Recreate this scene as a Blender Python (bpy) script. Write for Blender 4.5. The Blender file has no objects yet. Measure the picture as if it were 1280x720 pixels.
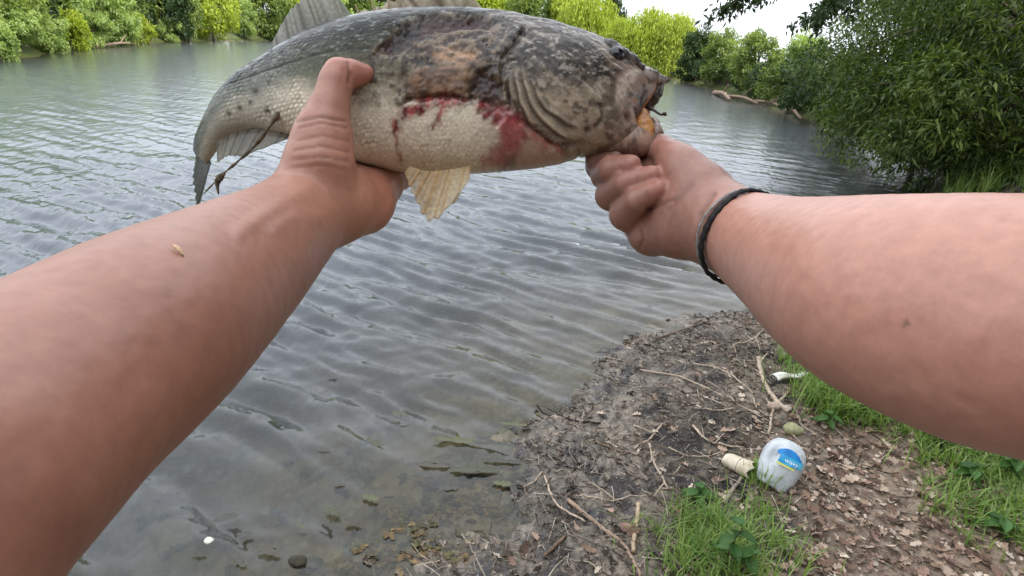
import bpy, math, random
import numpy as np
from mathutils import Vector, Matrix

rng = np.random.default_rng(11)
random.seed(11)
S = bpy.context.scene
COL = S.collection

# ------------------------------------------------------------------ camera
FOC = 763.0
PITCH, ROLL = math.radians(21.8), math.radians(4.5)
CAM = np.array([0.0, 0.0, 1.75])
FW = np.array([0, math.cos(PITCH), -math.sin(PITCH)])
U0 = np.array([0, math.sin(PITCH), math.cos(PITCH)])
R0 = np.array([1.0, 0, 0])
RT = math.cos(ROLL) * R0 + math.sin(ROLL) * U0
UP = -math.sin(ROLL) * R0 + math.cos(ROLL) * U0
cd = bpy.data.cameras.new('camera')
cam = bpy.data.objects.new('camera', cd)
COL.objects.link(cam)
cd.sensor_width = 36
cd.lens = 36 * FOC / 1280
cd.clip_start = 0.02
cd.clip_end = 2000
M = Matrix.Identity(4)
for i in range(3):
    M[i][0], M[i][1], M[i][2], M[i][3] = RT[i], UP[i], -FW[i], CAM[i]
cam.matrix_world = M
S.camera = cam

# ------------------------------------------------------------------ sky and sun
SUN = np.array([0.62, -0.40, 0.72]); SUN /= np.linalg.norm(SUN)
W = bpy.data.worlds.new('World'); S.world = W; W.use_nodes = True
nt = W.node_tree; nt.nodes.clear()
out = nt.nodes.new('ShaderNodeOutputWorld'); bg = nt.nodes.new('ShaderNodeBackground')
sky = nt.nodes.new('ShaderNodeTexSky'); sky.sky_type = 'NISHITA'; sky.sun_disc = False
sky.sun_elevation = math.asin(SUN[2]); sky.sun_rotation = math.atan2(SUN[0], SUN[1])
sky.air_density = 1.0; sky.dust_density = 2.0
tc = nt.nodes.new('ShaderNodeTexCoord')
cn = nt.nodes.new('ShaderNodeTexNoise'); cn.inputs['Scale'].default_value = 2.2; cn.inputs['Detail'].default_value = 6
cr = nt.nodes.new('ShaderNodeMapRange'); cr.inputs[1].default_value = 0.3; cr.inputs[2].default_value = 0.6
cr.inputs[3].default_value = 0.82; cr.inputs[4].default_value = 0.97
mx = nt.nodes.new('ShaderNodeMix'); mx.data_type = 'RGBA'
mx.inputs['B'].default_value = (9.3, 9.75, 10.6, 1)
nt.links.new(tc.outputs['Generated'], cn.inputs['Vector'])
nt.links.new(cn.outputs['Fac'], cr.inputs[0])
nt.links.new(cr.outputs[0], mx.inputs['Factor'])
nt.links.new(sky.outputs[0], mx.inputs['A'])
# overcast skies are brighter overhead than at the horizon
sx = nt.nodes.new('ShaderNodeSeparateXYZ'); nt.links.new(tc.outputs['Generated'], sx.inputs[0])
zr = nt.nodes.new('ShaderNodeMapRange'); zr.inputs[1].default_value = 0; zr.inputs[2].default_value = 1; zr.inputs[3].default_value = 0.98; zr.inputs[4].default_value = 1.75
nt.links.new(sx.outputs[2], zr.inputs[0])
zm = nt.nodes.new('ShaderNodeVectorMath'); zm.operation = 'SCALE'; nt.links.new(mx.outputs['Result'], zm.inputs[0]); nt.links.new(zr.outputs[0], zm.inputs['Scale'])
nt.links.new(zm.outputs[0], bg.inputs['Color'])
bg.inputs['Strength'].default_value = 0.10
nt.links.new(bg.outputs[0], out.inputs[0])
sl = bpy.data.lights.new('sun', 'SUN'); sl.energy = 2.8; sl.angle = math.radians(0.6); sl.color = (1, 0.95, 0.86)
so = bpy.data.objects.new('sun', sl); COL.objects.link(so)
so.rotation_mode = 'QUATERNION'
so.rotation_quaternion = Vector(SUN).to_track_quat('Z', 'Y')
so.location = (8, -6, 14)
S.view_settings.view_transform = 'Standard'; S.view_settings.look = 'None'
S.view_settings.gamma = 1; S.view_settings.use_curve_mapping = False
S.view_settings.exposure = 0.72
S.render.engine = 'CYCLES'
S.cycles.use_denoising = True
S.cycles.max_bounces = 6; S.cycles.diffuse_bounces = 3; S.cycles.glossy_bounces = 3
S.cycles.transmission_bounces = 3; S.cycles.transparent_max_bounces = 8
S.cycles.caustics_reflective = False; S.cycles.caustics_refractive = False

# ------------------------------------------------------------------ helpers
def at(px, py, z):
    """point on the photograph's ray at depth z metres"""
    return CAM + z * (FW + (px - 640) / FOC * RT + (360 - py) / FOC * UP)

def ground(px, py, h=0.0):
    d = FW + (px - 640) / FOC * RT + (360 - py) / FOC * UP
    return CAM + (h - CAM[2]) / d[2] * d

def _h(ix, iy, iz, seed):
    n = (ix.astype(np.int64) * 374761393 + iy.astype(np.int64) * 668265263 + iz.astype(np.int64) * 2147483647 + seed * 1274126177) & 0xffffffff
    n = ((n ^ (n >> 13)) * 1274126177) & 0xffffffff
    n = ((n ^ (n >> 16)) * 2246822519) & 0xffffffff
    return ((n ^ (n >> 15)) & 0xffffff) / float(0xffffff)

def noise(p, seed=0):
    p = np.asarray(p, float)
    if p.shape[-1] == 2:
        p = np.concatenate([p, np.zeros(p.shape[:-1] + (1,))], -1)
    i = np.floor(p).astype(np.int64); f = p - i; f = f * f * (3 - 2 * f)
    r = 0
    for a in (0, 1):
        for b in (0, 1):
            for c in (0, 1):
                w = (f[..., 0] if a else 1 - f[..., 0]) * (f[..., 1] if b else 1 - f[..., 1]) * (f[..., 2] if c else 1 - f[..., 2])
                r = r + w * _h(i[..., 0] + a, i[..., 1] + b, i[..., 2] + c, seed)
    return r

def fbm(p, seed=0, octaves=4):
    p = np.asarray(p, float); r = 0; a = 0.5; t = 0
    for o in range(octaves):
        r = r + a * noise(p * 2 ** o + 17.3 * o, seed + o); t += a; a *= 0.5
    return r / t

def sstep(a, b, x):
    t = np.clip((x - a) / (b - a), 0, 1); return t * t * (3 - 2 * t)

def srgb(r, g, b):
    return tuple(((c / 255) / 12.92 if c / 255 < 0.04045 else ((c / 255 + 0.055) / 1.055) ** 2.4) for c in (r, g, b))

def mesh(name, V, Fc, smooth=True, col=None, attrs=None):
    V = np.asarray(V, np.float32)
    me = bpy.data.meshes.new(name)
    if isinstance(Fc, np.ndarray):
        k = Fc.shape[1]; n = len(Fc)
        me.vertices.add(len(V)); me.vertices.foreach_set('co', V.ravel())
        me.loops.add(n * k); me.loops.foreach_set('vertex_index', Fc.astype(np.int32).ravel())
        me.polygons.add(n); me.polygons.foreach_set('loop_start', np.arange(0, n * k, k, dtype=np.int32))
        me.update(calc_edges=True)
    else:
        me.from_pydata([tuple(map(float, v)) for v in V], [], [tuple(int(i) for i in f) for f in Fc])
        me.update()
    if smooth:
        me.polygons.foreach_set('use_smooth', np.ones(len(me.polygons), bool))
    if col is not None:
        c = np.ones((len(V), 4), np.float32); c[:, :col.shape[1]] = col
        me.color_attributes.new('Col', 'FLOAT_COLOR', 'POINT').data.foreach_set('color', c.ravel())
    for k_, a_ in (attrs or {}).items():
        me.attributes.new(k_, 'FLOAT', 'POINT').data.foreach_set('value', np.asarray(a_, np.float32))
    return me

def obj(name, me, mat=None, parent=None, label=None, cat=None, group=None, kind=None, loc=None):
    o = bpy.data.objects.new(name, me); COL.objects.link(o)
    if mat is not None and me is not None:
        me.materials.clear(); me.materials.append(mat)
    if parent is not None: o.parent = parent
    if loc is not None: o.location = [float(v) for v in loc]
    tag(o, label, cat, group, kind)
    return o

def tag(o, label=None, cat=None, group=None, kind=None):
    if label: o['label'] = label
    if cat: o['category'] = cat
    if group: o['group'] = group
    if kind: o['kind'] = kind

def join(parts):
    """[(V,F)...] with equal face size -> one (V,F)"""
    vs, fs, n = [], [], 0
    for v, f in parts:
        vs.append(v); fs.append(np.asarray(f) + n); n += len(v)
    return np.concatenate(vs), np.concatenate(fs)

def tube(pts, rad, sides=6, flat=None):
    pts = np.asarray(pts, float); n = len(pts)
    rad = np.broadcast_to(np.asarray(rad, float), (n,))
    T = np.gradient(pts, axis=0); T /= np.linalg.norm(T, axis=1)[:, None] + 1e-9
    ref = np.array([0.31, 0.17, 0.93])
    A = np.cross(T, ref); A /= np.linalg.norm(A, axis=1)[:, None] + 1e-9
    B = np.cross(T, A)
    th = np.arange(sides) / sides * 2 * math.pi
    V = pts[:, None] + rad[:, None, None] * (np.cos(th)[None, :, None] * A[:, None] + np.sin(th)[None, :, None] * B[:, None])
    V = V.reshape(-1, 3)
    i, j = np.meshgrid(np.arange(n - 1), np.arange(sides), indexing='ij')
    a = i * sides + j; b = i * sides + (j + 1) % sides
    Fq = np.stack([a, b, b + sides, a + sides], -1).reshape(-1, 4)
    # caps: collapse an extra ring on the axis
    V = np.concatenate([V, np.repeat(pts[:1], sides, 0), np.repeat(pts[-1:], sides, 0)])
    c0 = n * sides; c1 = c0 + sides; j = np.arange(sides); j2 = (j + 1) % sides
    Fq = np.concatenate([Fq, np.stack([c0 + j, c0 + j2, j2, j], -1),
                         np.stack([(n - 1) * sides + j, (n - 1) * sides + j2, c1 + j2, c1 + j], -1)])
    return V, Fq

def curve(pts, n):
    """Catmull-Rom resample"""
    P = np.asarray(pts, float)
    if len(P) == 2: return P[0] + (P[1] - P[0]) * np.linspace(0, 1, n)[:, None]
    Q = np.vstack([2 * P[0] - P[1], P, 2 * P[-1] - P[-2]])
    u = np.linspace(0, len(P) - 1 - 1e-6, n); i = u.astype(int); t = (u - i)[:, None]
    a, b, c, d = Q[i], Q[i + 1], Q[i + 2], Q[i + 3]
    return 0.5 * (2 * b + (c - a) * t + (2 * a - 5 * b + 4 * c - d) * t * t + (3 * b - a - 3 * c + d) * t ** 3)

def grid_faces(n, m, wrap=False):
    i, j = np.meshgrid(np.arange(n - 1), np.arange(m if wrap else m - 1), indexing='ij')
    a = i * m + j; b = i * m + (j + 1) % m
    return np.stack([a, b, b + m, a + m], -1).reshape(-1, 4)

# materials ---------------------------------------------------------
def mat(name):
    m = bpy.data.materials.new(name); m.use_nodes = True
    n = m.node_tree; b = n.nodes['Principled BSDF']; return m, n, b

def nd(n, t, **kw):
    x = n.nodes.new(t)
    for k, v in kw.items():
        if k in x.inputs.keys(): x.inputs[k].default_value = v
        else: setattr(x, k, v)
    return x

def mixc(n, fac, a, b, blend='MIX'):
    x = n.nodes.new('ShaderNodeMix'); x.data_type = 'RGBA'; x.blend_type = blend
    for s, v in (('Factor', fac), ('A', a), ('B', b)):
        if isinstance(v, (int, float)): x.inputs[s].default_value = v
        elif isinstance(v, tuple): x.inputs[s].default_value = (*v, 1) if len(v) == 3 else v
        else: n.links.new(v, x.inputs[s])
    return x.outputs['Result']

def texnoise(n, scale, detail=4, rough=0.6, coord='Object'):
    t = n.nodes.new('ShaderNodeTexCoord'); x = nd(n, 'ShaderNodeTexNoise', Scale=scale, Detail=detail, Roughness=rough)
    n.links.new(t.outputs[coord], x.inputs['Vector']); return x.outputs['Fac']

def ramp(n, v, a, b, lo=0.0, hi=1.0):
    x = n.nodes.new('ShaderNodeMapRange'); n.links.new(v, x.inputs[0])
    x.inputs[1].default_value = a; x.inputs[2].default_value = b; x.inputs[3].default_value = lo; x.inputs[4].default_value = hi
    return x.outputs[0]

def bump(n, b, h, strength, dist):
    x = n.nodes.new('ShaderNodeBump'); x.inputs['Strength'].default_value = strength; x.inputs['Distance'].default_value = dist
    n.links.new(h, x.inputs['Height']); n.links.new(x.outputs[0], b.inputs['Normal']); return x

def vcol(n):
    a = n.nodes.new('ShaderNodeVertexColor'); a.layer_name = 'Col'; return a.outputs['Color']

def simple(name, c1, c2, scale=30, rough=0.8, bstr=0.4, bdist=0.002, spec=0.3):
    m, n, b = mat(name)
    nz = texnoise(n, scale, 5)
    n.links.new(mixc(n, ramp(n, nz, 0.35, 0.65), c1, c2), b.inputs['Base Color'])
    b.inputs['Roughness'].default_value = rough; b.inputs['Specular IOR Level'].default_value = spec
    if bstr: bump(n, b, texnoise(n, scale * 3, 4), bstr, bdist)
    return m

def tinted(name, rough=0.7, spec=0.3, scale=60, amt=0.25, bstr=0.3, bdist=0.001, sss=0, trans=0.0):
    """base colour from the object's own colour attribute, broken up by noise"""
    m, n, b = mat(name)
    c = mixc(n, amt, vcol(n), mixc(n, ramp(n, texnoise(n, scale, 5), 0.3, 0.7), (0.25, 0.25, 0.25), (1.6, 1.6, 1.6)), 'MULTIPLY')
    n.links.new(c, b.inputs['Base Color'])
    b.inputs['Roughness'].default_value = rough; b.inputs['Specular IOR Level'].default_value = spec
    if sss:
        b.inputs['Subsurface Weight'].default_value = sss; b.inputs['Subsurface Radius'].default_value = (1, .35, .2); b.inputs['Subsurface Scale'].default_value = 0.006
    if bstr: bump(n, b, texnoise(n, scale * 2, 4), bstr, bdist)
    if trans:
        o = n.nodes['Material Output']; t = n.nodes.new('ShaderNodeBsdfTranslucent'); n.links.new(c, t.inputs['Color'])
        x = n.nodes.new('ShaderNodeMixShader'); x.inputs[0].default_value = trans
        n.links.new(b.outputs[0], x.inputs[1]); n.links.new(t.outputs[0], x.inputs[2]); n.links.new(x.outputs[0], o.inputs[0])
    return m

def foliage(name, c1, c2, c3, trans=0.35, rough=0.55):
    """leaf colours by the leaf's own random value (r) and its clump's (g)"""
    m, n, b = mat(name)
    sp = n.nodes.new('ShaderNodeSeparateColor'); n.links.new(vcol(n), sp.inputs[0])
    c = mixc(n, sp.outputs[1], mixc(n, sp.outputs[0], c1, c2), c3)
    n.links.new(c, b.inputs['Base Color']); b.inputs['Roughness'].default_value = rough; b.inputs['Specular IOR Level'].default_value = 0.35
    o = n.nodes['Material Output']; t = n.nodes.new('ShaderNodeBsdfTranslucent')
    n.links.new(mixc(n, 1.0, c, (1.15, 1.25, 0.55), 'MULTIPLY'), t.inputs['Color'])
    x = n.nodes.new('ShaderNodeMixShader'); x.inputs[0].default_value = trans
    n.links.new(b.outputs[0], x.inputs[1]); n.links.new(t.outputs[0], x.inputs[2]); n.links.new(x.outputs[0], o.inputs[0])
    return m

# ------------------------------------------------------------------ pond outline and terrain
POND = np.array([(-0.02, 1.9), (-0.27, 1.6), (-1.0, 0.7), (-3.0, -1.2), (-7, -3.5), (-14, -3), (-20, 3), (-20, 13),
                 (-17.71, 21.34), (-19.34, 25.74), (-21.81, 31.78), (-25.1, 42), (-28.2, 56.8), (-30, 78), (-21, 81), (-6.1, 80), (3.3, 72),
                 (11.68, 50.1), (11.78, 43.4), (11.54, 34.4), (10.14, 23.7), (9.9, 17), (8.5, 13), (6.8, 10.3), (5.4, 8.3), (3.4, 5.9), (1.9, 4.45),
                 (1.30, 4.05), (0.82, 3.56), (0.6, 3.25), (0.49, 3.01), (0.27, 2.7), (0.13, 2.38), (0.08, 2.1)])

def sd_pond(xy):
    """distance to the waterline, positive on land"""
    xy = np.asarray(xy, float); d2 = np.full(len(xy), 1e18); ins = np.zeros(len(xy), bool)
    n = len(POND)
    for i in range(n):
        a, b = POND[i], POND[(i + 1) % n]; e = b - a; w = xy - a
        t = np.clip((w @ e) / (e @ e), 0, 1); q = w - t[:, None] * e
        d2 = np.minimum(d2, (q * q).sum(1))
        c = ((a[1] > xy[:, 1]) != (b[1] > xy[:, 1]))
        ins ^= c & (xy[:, 0] < (b[0] - a[0]) * (xy[:, 1] - a[1]) / (b[1] - a[1] + 1e-12) + a[0])
    d = np.sqrt(d2); return np.where(ins, -d, d)

def terrain(xy):
    xy = np.asarray(xy, float)
    d = sd_pond(xy)
    r = np.hypot(xy[:, 0], xy[:, 1])
    near = 1 - sstep(6, 12, r)
    d = d + near * (0.34 * (fbm(xy * 2.3, 3) - 0.5) + 0.20 * (fbm(xy * 9, 5, 3) - 0.5)) + (1 - near) * 1.2 * (fbm(xy * 0.5, 8) - 0.5)
    dl = np.maximum(d, 0); dw = np.maximum(-d, 0)
    h = 0.13 * (1 - np.exp(-dl / 0.4)) + 0.015 * np.minimum(dl, 4) + (1 - near) * (0.5 * sstep(0, 1.5, dl) + 0.02 * np.minimum(dl, 60))
    h = h - np.minimum(0.14 * dw, 1.3)
    lump = (fbm(xy * 7, 21, 4) - 0.5) * 0.055 + (fbm(xy * 28, 31, 3) - 0.5) * 0.034
    mud = sstep(1.6, 0.5, dl) * 0.7 + 0.3
    h = h + near * lump * mud + (1 - near) * (fbm(xy * 0.8, 41) - 0.5) * 0.25 * sstep(0, 1, dl)
    return h, d

def th(x, y):
    return float(terrain(np.array([[x, y]]))[0][0])

def onground(px, py, lift=0.0):
    h = 0.12
    for _ in range(6):
        p = ground(px, py, h); h = max(th(p[0], p[1]), 0.0)
    p = ground(px, py, h); p[2] = h + lift; return p

def polar(rs, nview, fine):
    a = np.concatenate([np.linspace(-math.radians(fine), math.radians(fine), nview), np.linspace(math.radians(fine), 2 * math.pi - math.radians(fine), 90)[1:-1]])
    X = rs[:, None] * np.sin(a); Y = rs[:, None] * np.cos(a)
    return np.stack([X, Y], -1).reshape(-1, 2), grid_faces(len(rs), len(a), True), len(a)

rs = np.concatenate([np.linspace(0.05, 1.1, 14)[:-1], np.geomspace(1.1, 7, 250)[:-1], np.geomspace(7, 900, 130)])
xy, fc, _ = polar(rs, 560, 47)
hz, dd = terrain(xy)
ter_d = dd
V = np.column_stack([xy, hz])
m, n, b = mat('bank_soil')
at_d = n.nodes.new('ShaderNodeAttribute'); at_d.attribute_name = 'shore'
pos = n.nodes.new('ShaderNodeNewGeometry')
n1 = texnoise(n, 3.0, 6); n2 = texnoise(n, 22, 6, 0.7); n3 = texnoise(n, 90, 5, 0.7)
mud = mixc(n, ramp(n, n2, 0.36, 0.62), srgb(58, 51, 44), srgb(134, 122, 106))
mud = mixc(n, ramp(n, n1, 0.45, 0.62), mud, srgb(74, 68, 56))
mud = mixc(n, ramp(n, texnoise(n, 6.5, 5), 0.50, 0.58), mud, srgb(42, 37, 35))
mud = mixc(n, ramp(n, n3, 0.58, 0.68), mud, srgb(168, 156, 138))
lit = mixc(n, ramp(n, n2, 0.35, 0.65), srgb(104, 88, 74), srgb(154, 136, 116))
lit = mixc(n, ramp(n, n3, 0.52, 0.7), lit, srgb(60, 46, 36))
add = n.nodes.new('ShaderNodeMath'); add.operation = 'MULTIPLY_ADD'; add.inputs[1].default_value = 0.9
n.links.new(n1, add.inputs[0]); n.links.new(at_d.outputs['Fac'], add.inputs[2])
base = mixc(n, ramp(n, add.outputs[0], 1.35, 1.75), mud, lit)
# far banks carry low vegetation, the pond bed is silt
vl = n.nodes.new('ShaderNodeVectorMath'); vl.operation = 'LENGTH'; n.links.new(pos.outputs['Position'], vl.inputs[0])
base = mixc(n, ramp(n, vl.outputs['Value'], 10, 16), base, mixc(n, ramp(n, n1, 0.4, 0.6), srgb(58, 72, 32), srgb(84, 88, 48)))
base = mixc(n, ramp(n, at_d.outputs['Fac'], 0.02, -0.1), base, mixc(n, ramp(n, n1, 0.4, 0.62), srgb(118, 106, 82), mixc(n, ramp(n, n2, .42, .58), srgb(60, 58, 30), srgb(104, 92, 66))))
n.links.new(base, b.inputs['Base Color'])
n.links.new(ramp(n, at_d.outputs['Fac'], 0.05, 0.7, 0.32, 0.92), b.inputs['Roughness'])
bump(n, b, n3, 0.6, 0.006)
obj('ground', mesh('ground', V, fc, attrs={'shore': dd}), m, kind='structure')

# ------------------------------------------------------------------ water
rs = np.concatenate([np.linspace(0.3, 1.1, 6)[:-1], np.geomspace(1.1, 14, 330)[:-1], np.geomspace(14, 95, 120)])
xy, fc, _ = polar(rs, 520, 47)
hz, dd = terrain(xy)
rr = np.hypot(xy[:, 0], xy[:, 1])
wz = np.zeros(len(xy))
wr = np.random.default_rng(5)
warp = np.column_stack([fbm(xy * 0.7, 61, 3), fbm(xy * 0.7, 71, 3)]) - 0.5
xw = xy + warp * 0.4
for sysdir, nw, l0, l1, amp in ((58, 16, 0.16, 0.36, 3.3), (50, 14, 0.08, 0.15, 1.2), (112, 10, 0.14, 0.4, 0.7), (75, 6, 0.5, 1.3, 0.9)):
    for k in range(nw):
        lam = l0 * (l1 / l0) ** wr.random(); a = math.radians(sysdir + wr.normal() * 8)
        kk = 2 * math.pi / lam
        ph = kk * (xw[:, 0] * math.cos(a) + xw[:, 1] * math.sin(a)) + wr.random() * 6.28
        # ripples finer than the sheet's own grid fade out
        res = sstep(0.28, 0.55, lam / np.maximum(rr * 0.033, 0.02))
        s = np.sin(ph); wz += amp * 0.052 / kk * (s + 0.30 * np.cos(2 * ph)) * res / math.sqrt(nw) * 2.1
calm = (0.40 + 0.60 * sstep(0.1, 1.1, -dd)) * (1.0 - 0.62 * sstep(3.0, 12, rr))
patch = 0.55 + 0.9 * fbm(xy * 0.45, 91, 3)
wz *= calm * patch
V = np.column_stack([xy, wz])
m, n, b = mat('pond_water')
n.nodes.remove(b)
dp = n.nodes.new('ShaderNodeAttribute'); dp.attribute_name = 'depth'
geo = n.nodes.new('ShaderNodeTexCoord')
mp = n.nodes.new('ShaderNodeMapping'); mp.inputs['Rotation'].default_value = (0, 0, math.radians(-54)); mp.inputs['Scale'].default_value = (1.0, 0.38, 1)
n.links.new(geo.outputs['Object'], mp.inputs['Vector'])
na = nd(n, 'ShaderNodeTexNoise', Scale=6.5, Detail=3, Roughness=0.55); n.links.new(mp.outputs[0], na.inputs['Vector'])
bp = n.nodes.new('ShaderNodeBump'); bp.inputs['Strength'].default_value = 1.0; bp.inputs['Distance'].default_value = 0.017
ms = n.nodes.new('ShaderNodeMath'); ms.operation = 'MULTIPLY'
n.links.new(na.outputs['Fac'], ms.inputs[0]); n.links.new(ramp(n, dp.outputs['Fac'], 0.0, 0.2, 0.15, 1.0), ms.inputs[1])
n.links.new(ms.outputs[0], bp.inputs['Height'])
gl = nd(n, 'ShaderNodeBsdfGlossy', Roughness=0.04); gl.inputs['Color'].default_value = (1, 1, 1, 1)
n.links.new(bp.outputs[0], gl.inputs['Normal'])
ch = n.nodes.new('ShaderNodeAttribute'); ch.attribute_name = 'chop'; n.links.new(ch.outputs['Fac'], gl.inputs['Roughness'])   # ripples finer than the mesh
fr = nd(n, 'ShaderNodeFresnel', IOR=1.40); n.links.new(bp.outputs[0], fr.inputs['Normal'])
tr = n.nodes.new('ShaderNodeBsdfTransparent'); tr.inputs[0].default_value = (0.80, 0.80, 0.66, 1)
df = n.nodes.new('ShaderNodeBsdfDiffuse'); df.inputs[0].default_value = (*srgb(80, 88, 94), 1)
ex = n.nodes.new('ShaderNodeMath'); ex.operation = 'POWER'; ex.inputs[0].default_value = 0.05
n.links.new(dp.outputs['Fac'], ex.inputs[1])
body = n.nodes.new('ShaderNodeMixShader'); n.links.new(ex.outputs[0], body.inputs[0])
n.links.new(df.outputs[0], body.inputs[1]); n.links.new(tr.outputs[0], body.inputs[2])
fin = n.nodes.new('ShaderNodeMixShader'); n.links.new(fr.outputs[0], fin.inputs[0])
n.links.new(body.outputs[0], fin.inputs[1]); n.links.new(gl.outputs[0], fin.inputs[2])
n.links.new(fin.outputs[0], n.nodes['Material Output'].inputs[0])
keep = (hz < 0.03)
fk = fc[keep[fc].any(1)]
used = np.zeros(len(V), bool); used[fk.ravel()] = True
remap = np.cumsum(used) - 1
obj('water', mesh('water', V[used], remap[fk], attrs={'depth': np.maximum(-hz[used], 0), 'chop': (0.05 + 0.10 * sstep(4, 18, rr))[used]}), m, kind='structure')
# ------------------------------------------------------------------ vegetation
def leaf_quads(P, D, N, L, Wd, fold=0.18):
    """rhombic leaves: base P, direction D, normal N"""
    D = D / (np.linalg.norm(D, axis=1)[:, None] + 1e-9)
    Sd = np.cross(D, N); Sd /= np.linalg.norm(Sd, axis=1)[:, None] + 1e-9
    Nn = np.cross(Sd, D)
    L = np.broadcast_to(L, (len(P),))[:, None]; Wd = np.broadcast_to(Wd, (len(P),))[:, None]
    a = P; t = P + D * L - Nn * L * 0.12
    l = P + D * L * 0.45 + Sd * Wd * 0.5 + Nn * Wd * fold; r = P + D * L * 0.45 - Sd * Wd * 0.5 + Nn * Wd * fold
    V = np.stack([a, l, t, r], 1).reshape(-1, 3)
    Fq = np.arange(len(P) * 4).reshape(-1, 4)
    return V, Fq

def rand_dirs(g, n):
    v = g.normal(size=(n, 3)); return v / np.linalg.norm(v, axis=1)[:, None]

def crown(seed, n_clump, per, rad, center, L, Wd, clump_r=0.3, droop=0.25, flat=0.75, low=-0.75):
    """leaf cloud: clumps spread through an uneven ellipsoid. rad=(rx,ry,rz)"""
    g = np.random.default_rng(seed); rad = np.array(rad, float)
    d = rand_dirs(g, n_clump * 3); d = d[d[:, 2] > low][:n_clump]; n_clump = len(d)
    rr_ = g.uniform(0.35, 1.0, n_clump) ** 0.6 * (0.8 + 0.4 * noise(d * 1.7 + 5, seed))
    C = d * rr_[:, None] * rad
    cr_ = clump_r * rad.mean() * g.uniform(0.55, 1.25, n_clump)
    cv = np.clip(g.normal(0.42, 0.36, n_clump), 0, 1)
    npc = (per * (cr_ / cr_.mean()) ** 2).astype(int) + 3
    idx = np.repeat(np.arange(n_clump), npc); N_ = len(idx)
    ld = rand_dirs(g, N_); ld[:, 2] *= flat
    lr = g.uniform(0.25, 1.0, N_) ** 0.5
    P = C[idx] + ld * (lr * cr_[idx])[:, None]
    D = ld * 0.7 + rand_dirs(g, N_) * 0.8 + np.array([0, 0, -droop]); 
    Nn = np.array([0, 0, 1.0]) + rand_dirs(g, N_) * 0.75 + ld * 0.4
    sz = g.uniform(0.65, 1.35, N_)
    V, Fq = leaf_quads(P, D, Nn, L * sz * np.where(g.random(N_) < .2, 1.6, 1), Wd * sz)
    c = np.column_stack([np.clip(g.normal(0.5, 0.3, N_), 0, 1), np.clip(cv[idx] * 0.8 + g.normal(0, 0.12, N_), 0, 1), np.zeros(N_)])
    return V + np.array(center), Fq, np.repeat(c, 4, 0), C + np.array(center)

def willow_crown(seed, n_strand, rad, center, h, L, Wd):
    g = np.random.default_rng(seed); rad = np.array(rad, float)
    Ps, Ds, cs = [], [], []
    for k in range(n_strand):
        d = rand_dirs(g, 1)[0]; d[2] = abs(d[2]) * 0.9 + 0.02
        p = d * rad * (0.55 + 0.5 * g.random() ** 0.5) * (0.75 + 0.5 * noise(d[None] * 1.6 + 3, seed)[0]); p[2] += center[2]
        ln = g.uniform(0.3, 0.8) * h * (0.4 + 0.6 * math.hypot(d[0], d[1])); ln = min(ln, p[2] - 0.02 * h)
        m_ = int(14 + 10 * g.random()); t = np.sort(g.random(m_))
        out_ = np.array([d[0], d[1], 0]) * 0.12 * ln
        q = p + np.outer(t, out_) + np.outer(t, [0, 0, -ln]) + g.normal(0, 0.02 * h, (m_, 3))
        Ps.append(q); Ds.append(np.tile([d[0] * .25, d[1] * .25, -1.0], (m_, 1)) + g.normal(0, 0.35, (m_, 3)))
        v = np.clip(g.normal(0.5, 0.3), 0, 1)
        cs.append(np.column_stack([np.clip(g.normal(0.5, 0.3, m_), 0, 1), np.full(m_, v), np.zeros(m_)]))
    P = np.concatenate(Ps); D = np.concatenate(Ds)
    V, Fq = leaf_quads(P, D, rand_dirs(g, len(P)) + np.array([0, -0.6, .3]), L * g.uniform(.7, 1.3, len(P)), Wd * g.uniform(.7, 1.3, len(P)))
    return V, Fq, np.repeat(np.concatenate(cs), 4, 0)

def trunk_mesh(seed, h, r, targets, lean=(0, 0), split=0.35, sides=7):
    g = np.random.default_rng(seed)
    top = np.array([lean[0], lean[1], h])
    base = np.array([0, 0, -0.15 * min(h, 2)])
    sp = curve([base, top * 0.3 + g.normal(0, 0.03 * h, 3) * [1, 1, 0], top * 0.65 + g.normal(0, 0.04 * h, 3) * [1, 1, 0], top], 12)
    parts = [tube(sp, np.linspace(r, r * 0.22, 12) * (1 + 0.5 * np.exp(-np.linspace(0, 8, 12))), sides)]
    for t in targets:
        k = int(3 + g.random() * 7); a = sp[k]
        mid = a * 0.5 + np.asarray(t) * 0.5 + np.array([0, 0, 0.06 * h]) + g.normal(0, 0.03 * h, 3)
        parts.append(tube(curve([a, mid, t], 7), np.linspace(r * 0.42, r * 0.06, 7), 5))
    return join(parts)

bark = simple('bark', srgb(70, 60, 50), srgb(120, 108, 94), 14, 0.9, 0.8, 0.02)
M_willow = foliage('willow_leaves', srgb(120, 140, 40), srgb(165, 178, 62), srgb(182, 192, 84), 0.45)
M_pale = foliage('pale_green_leaves', srgb(104, 128, 66), srgb(160, 180, 112), srgb(178, 194, 124), 0.42)
M_mid = foliage('mid_green_leaves', srgb(78, 98, 52), srgb(130, 148, 82), srgb(154, 168, 94), 0.4)
M_dark = foliage('dark_green_leaves', srgb(34, 52, 30), srgb(62, 84, 46), srgb(84, 104, 62), 0.3)
M_bush = foliage('bank_bush_leaves', srgb(28, 46, 20), srgb(60, 84, 36), srgb(122, 140, 66), 0.3, 0.5)

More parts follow.
